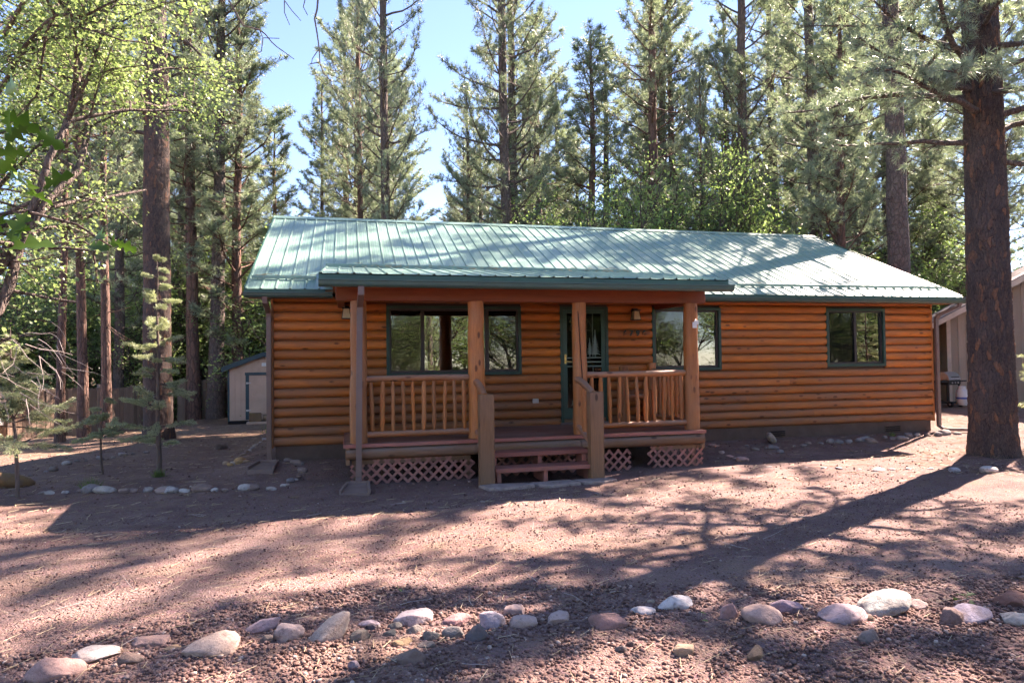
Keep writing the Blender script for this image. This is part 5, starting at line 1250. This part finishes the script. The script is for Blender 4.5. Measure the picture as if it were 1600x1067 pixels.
# spruce saplings
def spruce(x, y, Ht, R_, label, seed, den=1.0, bare=.12, lean=0.0):
    r = np.random.default_rng(seed); o = empty('spruce_sapling', (x,y,gz(x,y))); o.rotation_euler[1] = lean; tag(o, label, 'sapling', 'spruce saplings in the left yard')
    mb = MB(); zz = np.linspace(-.05,Ht,12); wx = np.cumsum(r.normal(0,.012,12)); mb.tube(np.stack([wx,0*zz,zz],1), .030*(1-zz/Ht)*(Ht/3)+.007, 8, cap=False)
    Cs, Ds = [], []; z = Ht*bare
    while z < Ht-.08:
        t = z/Ht
        for j in range(int(r.integers(2,5)*den+.5)):
            a_ = r.uniform(0,6.28); Lb = R_*(1-t)**.75*r.uniform(.45,1.15)+.08; d = np.array([math.cos(a_), math.sin(a_), r.uniform(-.25,.6)])
            Q = limb(mb, (np.interp(z,zz,wx),0,z), d, Lb, .010, .003, r, 5, (0,0,-.15), .10, 4)
            for s in np.arange(.25,1.01,.055):
                q = np.array([np.interp(s*5, range(6), Q[:,c]) for c in range(3)]); tn = Q[5]-Q[0]; tn /= np.linalg.norm(tn); lat = np.cross(tn,[0,0,1]); lat /= np.linalg.norm(lat)+1e-9
                for sg in (-1,1):
                    tl = (1.15-s)*Lb*.34*r.uniform(.3,1.15)+.03; dv = tn*.85+lat*sg*.7+np.array([0,0,r.uniform(-.45,.25)]); dv /= np.linalg.norm(dv)
                    for u in np.arange(0,1.01,.028/max(tl,.03)): Cs.append(q+dv*tl*u); Ds.append(dv)
        z += r.uniform(.05,.17)
    Cs, Ds = np.array(Cs), np.array(Ds); link('trunk', mb.mesh('trunk'), MAT['twig'], o)
    V, F_ = tuft_mesh(Cs, Ds*1.1, 7, .052, .010, seed+1, .75); link('crown', np_mesh('crown', V, F_), MAT['spruce'], o)
spruce(*TP['sap250'], 3.65, .72, 'tallest pale spruce sapling in front of the big left pine', 501, .55, .14, -.02)
spruce(*TP['sap45'], 2.4, 1.15, 'bushy spruce sapling at the left edge of the yard', 502, 1.2, .3)
spruce(*TP['sap165'], 1.35, .55, 'small thin spruce sapling left of the tallest one', 503, .7, .45)
spruce(14.05,-2.31, 3.4, .95, 'spruce sapling at the right edge beside the huge pine', 506, .8, .12)
# dead limb of the near oak, reaching over the drive into the sky
mb = MB(); ol = oak.location
def twp(P, r0, r1): mb.tube([(p[0]-ol.x, p[1]-ol.y, p[2]-ol.z) for p in P], np.linspace(r0, r1, len(P)), 6)
twp([(-3.25,-1.75,5.9),(-2.5,-2.4,6.6),(-1.2,-3.1,6.55),(0.0,-3.6,6.55),(.9,-3.84,6.40),(1.7,-4.1,6.5)], .035, .014)
twp([(.9,-3.84,6.40),(.9,-3.83,5.76),(.89,-3.83,5.64),(.86,-3.81,5.53),(.89,-3.82,5.34),(.91,-3.82,5.18),(.92,-3.82,4.99),(.96,-3.82,4.88),(1.05,-3.84,4.78)], .014, .005)
twp([(.9,-3.81,5.16),(.83,-3.8,5.05),(.82,-3.79,4.99)], .006,.004); twp([(.92,-3.82,5.01),(.8,-3.79,4.99)], .006,.005)
twp([(.76,-3.80,6.44),(.75,-3.79,5.76),(.73,-3.79,5.67),(.78,-3.8,5.57)], .008,.004)
twp([(.5,-3.75,6.48),(.51,-3.73,5.76),(.51,-3.73,5.61),(.57,-3.74,5.46)], .008,.004); twp([(.52,-3.74,5.74),(.59,-3.75,5.64),(.7,-3.77,5.51)], .006,.004)
twp([(-.6,-3.36,6.55),(-.26,-3.55,6.0),(.03,-3.61,5.46),(.22,-3.65,5.41),(.29,-3.67,5.35),(.36,-3.68,5.26),(.42,-3.7,5.2),(.53,-3.72,5.12),(.62,-3.74,5.05)], .012,.004)
twp([(.22,-3.65,5.41),(.26,-3.66,5.31),(.45,-3.71,5.3)], .006,.004); twp([(.26,-3.66,5.31),(.24,-3.65,5.15),(.18,-3.64,5.12)], .006,.004)
link('bare_branch', mb.mesh('bare_branch'), MAT['twig'], oak)
# dead pale twigs low on the near oak
mb = MB(); r = np.random.default_rng(601)
for i in range(34):
    q = np.array([r.uniform(.0,.9), r.uniform(-.3,.5), r.uniform(1.3,2.5)]); a_ = r.uniform(-.9,.9); limb(mb, q, (math.cos(a_), math.sin(a_), r.uniform(-1.1,-.2)), r.uniform(.3,.8), .006, .002, r, 4, (0,0,-.3), .2, 4)
link('dead_twigs', mb.mesh('dead_twigs'), MAT['twig_pale'], oak)

# ------------------------------------------------------------------ stones
def ico(sub):
    t = (1+5**.5)/2; V = [(-1,t,0),(1,t,0),(-1,-t,0),(1,-t,0),(0,-1,t),(0,1,t),(0,-1,-t),(0,1,-t),(t,0,-1),(t,0,1),(-t,0,-1),(-t,0,1)]
    F_ = [(0,11,5),(0,5,1),(0,1,7),(0,7,10),(0,10,11),(1,5,9),(5,11,4),(11,10,2),(10,7,6),(7,1,8),(3,9,4),(3,4,2),(3,2,6),(3,6,8),(3,8,9),(4,9,5),(2,4,11),(6,2,10),(8,6,7),(9,8,1)]
    V = [np.array(v)/np.linalg.norm(v) for v in V]
    for _ in range(sub):
        c = {}; G = []
        def mid(a, b):
            k_ = (min(a,b),max(a,b))
            if k_ not in c: m = V[a]+V[b]; V.append(m/np.linalg.norm(m)); c[k_] = len(V)-1
            return c[k_]
        for a, b, d in F_: x, y, z = mid(a,b), mid(b,d), mid(d,a); G += [(a,x,z),(b,y,x),(d,z,y),(x,y,z)]
        F_ = G
    return np.array(V), np.array(F_)
I3 = ico(3); I2 = ico(2); I1 = ico(1); I0 = ico(0)
def rock(base, seed, amp=.22, facets=7, sharp=.82):
    V, F_ = base; r = np.random.default_rng(seed); V = V.copy()
    k = r.normal(0,1,(5,3)); ph = r.uniform(0,6,5); d = np.zeros(len(V))
    for i in range(5): d += np.sin(V@k[i]*1.6+ph[i])/5
    V *= (1+amp*d)[:,None]
    for i in range(facets):                       # worn flats
        nrm = r.normal(0,1,3); nrm /= np.linalg.norm(nrm); h = r.uniform(sharp-.12, sharp+.1); q = V@nrm; V -= np.where(q > h, (q-h)*.8, 0)[:,None]*nrm
    V *= (1+.035*np.sin(V@r.normal(0,5,3)+1)*np.sin(V@r.normal(0,6,3)))[:,None]; V += r.normal(0,.012,V.shape)
    V -= (V.max(0)+V.min(0))/2; V /= (V.max(0)-V.min(0))/2
    return V, F_
for i, (x,y,w_,h_,c,lb) in enumerate(FRONT_STONES):
    V, F_ = rock(I3, 900+i, .38, 16 if sum(c) > .9 else 22, .72); r = np.random.default_rng(i); a_ = r.uniform(-.35,.35)
    sc = np.array([w_/2, w_/2*r.uniform(.55,.75), h_/2*.86]); V = V*sc
    if i in (6,9,37): V[:,2] += V[:,0]*.28
    R_ = np.array([[math.cos(a_),-math.sin(a_),0],[math.sin(a_),math.cos(a_),0],[0,0,1]]); V = V@R_.T
    lift = V[:,2].max()*.22
    if 'overlapping' in lb or 'leaning' in lb: lift *= 1.0
    o = link('edging_stone', np_mesh('edging_stone', V, F_, True), MAT['stone'], None, loc=(x,y+.0,gz(x,y)+lift)); o.color = (c[0]*.80,c[1]*.76,c[2]*.76,1); tag(o, lb, 'stone', 'stones edging the drive')
smalls = []
for i in range(6): V, F_ = rock(I2, 700+i, .25, 8); smalls.append(np_mesh('small_stone', V, F_, True)); smalls[-1].materials.append(MAT['stone'])
PAL = [(.30,.24,.21),(.36,.32,.29),(.25,.175,.15),(.22,.20,.20),(.40,.36,.34),(.31,.22,.19)]
ORD = 'first second third fourth fifth sixth seventh eighth ninth tenth eleventh twelfth thirteenth fourteenth fifteenth sixteenth seventeenth eighteenth nineteenth twentieth twenty-first twenty-second twenty-third twenty-fourth'.split()
def stone_row(rows, label, group, pal=PAL, seed=0, flat=.55, sink=.35):
    r = random.Random(seed)
    for i_, (x,y,s) in enumerate(rows):
        o = link('border_stone', r.choice(smalls), None, None); s2 = s/2*r.choice((.45,.6,.75,1.0)); o.scale = (s2, s2*r.uniform(.6,.9), s2*flat*r.uniform(.8,1.3)); o.rotation_euler = (r.uniform(-.15,.15), r.uniform(-.15,.15), r.uniform(-.7,.7)); o.location = (x,y,gz(x,y)+o.scale[2]*sink); o.color = (*r.choice(pal),1)
        tag(o, label % ORD[i_], 'stone', group)
stone_row(ROW_DRIVE, '%s stone from the left in the pale row edging the shaded yard', 'yard edge stones', seed=1)
stone_row(ROW_CURVE, '%s stone from the front in the curved border by the left wall', 'curved border stones', seed=2)
stone_row(ROW_ORANGE, '%s from the left of the orange tan stones by the corner downspout', 'corner border stones', [(.50,.30,.13),(.42,.28,.18),(.40,.34,.30)], 3)
stone_row(ROW_SIDE, '%s small stone from the front in the line along the left side wall', 'side border stones', seed=4)
stone_row(ROW_YARD, '%s from the left of the dull stones crossing the yard under the saplings', 'yard path stones', [(.22,.18,.17),(.28,.25,.24),(.16,.13,.12)], 5)
stone_row(ROW_WALL, '%s grey stone from the porch in the line along the right front wall', 'wall foot stones', [(.20,.18,.18),(.26,.23,.22),(.23,.18,.155)], 6, .55, .25)
stone_row(ROW_PINK, '%s flat pinkish stone counting rightwards from the porch corner', 'porch corner stones', [(.46,.28,.24),(.42,.32,.28)], 7, .4)
stone_row(ROW_LIT, '%s from the left of the half buried sunlit stones before the right wall', 'half buried stones', [(.50,.40,.36),(.44,.33,.30)], 8, .35, .2)
for (p, s, c, lb, rot) in ((TILT,.30,(.34,.29,.24),'tilted tan slab propped on the grey stones by the right wall',(.2,.75,.3)),(WHITE1,.22,(.48,.46,.50),'bluish white stone at the foot of the huge pine',(0,0,.1)),(WHITE2,.32,(.55,.47,.42),'sunlit pale flat stone right at the foot of the huge pine',(0,0,0)),(YARDROCK,.62,(.20,.12,.06),'mossy brown rock at the left edge of the yard',(0,.2,.3))):
    o = link('border_stone', smalls[2], None, None); o.scale = (s/2, s*.36, s*.22); o.rotation_euler = rot; o.location = (p[0],p[1],gz(p[0],p[1])+s*.10+(.06 if 'tilted' in lb else 0)); o.color = (*c,1); tag(o, lb, 'stone')
# dark clump of dead weeds and green weed tufts
def weeds(x, y, n_, h, mat, label, seed, wd=.012):
    r = np.random.default_rng(seed); Cn = np.stack([r.normal(0,h*.35,n_), r.normal(0,h*.3,n_), np.zeros(n_)],1); D = np.tile([0,0,1.],(n_,1))
    V, F_ = tuft_mesh(Cn, D*1.3, 6, h, wd, seed+1, .55); o = link('weed_clump', np_mesh('weed_clump', V, F_), MAT[mat], None, loc=(x,y,gz(x,y)-.01)); tag(o, label, 'weeds')
weeds(CLUMP[0], CLUMP[1], 40, .16, 'twig', 'dark dead weed clump in the yard left of the shed', 801)
weeds(-2.45,-.9, 14, .22, 'weed', 'green weed tuft among the yard path stones', 802); weeds(-1.75,-.05, 26, .16, 'weed', 'green weeds at the foot of the tallest sapling', 803); weeds(-.75,6.6, 16, .3, 'weed', 'green weed in the yard before the shed', 804)
weeds(12.2,-.35, 10, .12, 'weed', 'tiny green weeds by the foundation near the right corner', 805)
for (x,y,n_,lb,seed) in ((5.62,-8.02,7,'sprig of fallen green oak leaves by the lilac stone',811),(3.63,-7.86,2,'green leaf scraps beside the knobbly tan rock',812),(1.6,-6.62,2,'small green leaves near the faceted cream stone',813)):
    r = np.random.default_rng(seed); V, F_ = leaf_mesh(np.stack([r.normal(0,.06,n_), r.normal(0,.05,n_), r.uniform(.02,.05,n_)],1), .11 if n_ > 3 else .05, seed, 'oak', 2.5); o = link('fallen_leaves', np_mesh('fallen_leaves', V, F_), MAT['weed'], None, loc=(x,y,gz(x,y)+.02)); tag(o, lb, 'leaves')

# ------------------------------------------------------------------ loose cinders, needles and sticks
r = np.random.default_rng(1001)
def scatter_cinders(n_, xr, yr, s0, s1, keep, seed, tmpl=I0):
    r = np.random.default_rng(seed); x = r.uniform(*xr,n_); y = r.uniform(*yr,n_); k = keep(x,y,r); x = x[k]; y = y[k]; n_ = len(x)
    s = s0+(s1-s0)*r.uniform(0,1,n_)**2.2; T = []
    for t in range(10):
        q = np.random.default_rng(seed+t); V = tmpl[0]*(1+q.uniform(-.3,.3,(len(tmpl[0]),1))); T.append(V*np.array([1,q.uniform(.7,1),q.uniform(.55,.85)]))
    T = np.array(T)[r.integers(0,10,n_)]; a_ = r.uniform(0,2*PI,n_); ca, sa = np.cos(a_)[:,None], np.sin(a_)[:,None]
    V = np.stack([T[:,:,0]*ca-T[:,:,1]*sa, T[:,:,0]*sa+T[:,:,1]*ca, T[:,:,2]], -1)*(s/2)[:,None,None]
    V += np.stack([x,y,ground_z(x,y)+s*.16],-1)[:,None,:]
    m = len(tmpl[0]); F_ = (np.arange(n_)[:,None,None]*m+tmpl[1][None]).reshape(-1,3); return V.reshape(-1,3), F_
rowx = np.array([-6,-.6,.4,1.3,2.2,3.7,5.4,9]); rowy = np.array([-7.6,-7.15,-6.75,-6.45,-6.8,-7.15,-7.55,-8.2])
front = lambda x, y: y < np.interp(x, rowx, rowy)+.15
V1, F1 = scatter_cinders(40000, (-2.6,7.0), (-9.0,-6.2), .014, .040, lambda x,y,r: front(x,y), 1100)
V2, F2 = scatter_cinders(34000, (-4,9), (-8.0,-2.9), .008, .026, lambda x,y,r: (~front(x,y)) & (r.uniform(0,1,len(x)) < np.clip(1.15-(y+7.8)/6.5,.30,1)), 1200)
V3, F3 = scatter_cinders(5000, (-5,13), (-4,8), .02, .045, lambda x,y,r: (~((x>-.1)&(x<13.7)&(y>-.1))) & (~((x>1.1)&(x<7.1)&(y>-1.9))) , 1300)
V = np.concatenate([V1,V2,V3]); F_ = np.concatenate([F1,F2+len(V1),F3+len(V1)+len(V2)])
tag(link('cinders', np_mesh('cinders', V, F_), MAT['cinder']), 'loose red brown cinder gravel covering the drive and yard', 'gravel', kind='stuff')
def straws(n_, xr, yr, l0, l1, seed, wd, keep=None):
    r = np.random.default_rng(seed); x = r.uniform(*xr,n_); y = r.uniform(*yr,n_)
    if keep is not None: k = keep(x,y); x, y = x[k], y[k]; n_ = len(x)
    a_ = r.uniform(0,PI,n_); l = r.uniform(l0,l1,n_); z = ground_z(x,y)+r.uniform(.008,.028,n_); d = np.stack([np.cos(a_),np.sin(a_),r.uniform(-.06,.06,n_)],-1)*l[:,None]/2; s = np.stack([-np.sin(a_),np.cos(a_),0*a_+.6],-1)*wd/2; c = np.stack([x,y,z],-1)
    V = np.stack([c-d-s, c-d+s, c+d+s, c+d-s],1).reshape(-1,3); return V, np.arange(len(V)).reshape(-1,4)
out_house = lambda x, y: ~((x>-.2)&(x<13.8)&(y>-.2)) & ~((x>1.0)&(x<7.2)&(y>-2.6))
V1, F1 = straws(2600, (-3,8), (-9,-3), .05, .17, 1401, .0035); V2, F2 = straws(5000, (-8,16), (-4,13), .10, .20, 1402, .008, out_house)
tag(link('needle_litter', np_mesh('needle_litter', np.concatenate([V1,V2]), np.concatenate([F1,F2+len(V1)])), MAT['straw']), 'dry pine needles and straw scattered over the cinders', 'litter', kind='stuff')
V1, F1 = straws(700, (10.4,13.2), (-4.2,-1.8), .08, .17, 1403, .005)
tag(link('needle_litter', np_mesh('needle_litter', V1, F1), MAT['straw']), 'drift of dry needles around the foot of the huge pine', 'litter', kind='stuff')
r = np.random.default_rng(1404); n_ = 420; x = np.concatenate([r.uniform(.9,6.8,300), r.uniform(8.9,13.7,60), r.uniform(-.3,.7,60)]); y = np.concatenate([YT+r.normal(-.02,.07,300), -.05+np.abs(r.normal(.03,.06,60)), -.03+np.abs(r.normal(.03,.06,60))])
z = np.maximum(ZE+(y-YE)*SL, np.where((x>PE0)&(x<PE1), PZE+(y-PYE)*psl, -9))+.02+r.uniform(0,.03,n_); a_ = r.uniform(0,PI,n_); d = np.stack([np.cos(a_)*.07,np.sin(a_)*.05,r.uniform(-.01,.02,n_)],-1); s = np.stack([0*a_,0*a_,0*a_+.004],-1); c = np.stack([x,y,z],-1)
V = np.stack([c-d-s,c-d+s,c+d+s,c+d-s],1).reshape(-1,3)
tag(link('roof_needles', np_mesh('roof_needles', V, np.arange(len(V)).reshape(-1,4)), MAT['straw']), 'dry pine needles caught along the roof snow bars', 'litter', kind='stuff')
mb = MB(); r = np.random.default_rng(1501)
for i in range(70):
    x, y = r.uniform(-2,7.5), r.uniform(-8.6,-3.2); a_ = r.uniform(0,6.28); limb(mb, (x,y,gz(x,y)+.02), (math.cos(a_),math.sin(a_),.0), r.uniform(.08,.32), .004, .002, r, 3, (0,0,0), .12, 4)
tag(link('twig_litter', mb.mesh('twig_litter'), MAT['twig_pale']), 'small dry sticks lying on the drive', 'sticks', kind='stuff')
# blades of lawn
r = np.random.default_rng(1601); n_ = 5000; Cn = np.stack([r.uniform(19.5,30,n_), r.uniform(9.5,24,n_)],1); Cn = np.concatenate([Cn, (ground_z(Cn[:,0],Cn[:,1])+.015)[:,None]],1)
V, F_ = tuft_mesh(Cn, np.tile([0,0,1.2],(n_,1)), 4, .12, .02, 1602, .4); tag(link('lawn_grass', np_mesh('lawn_grass', V, F_), MAT['grass']), 'patch of green lawn behind the grill', 'grass', kind='stuff')
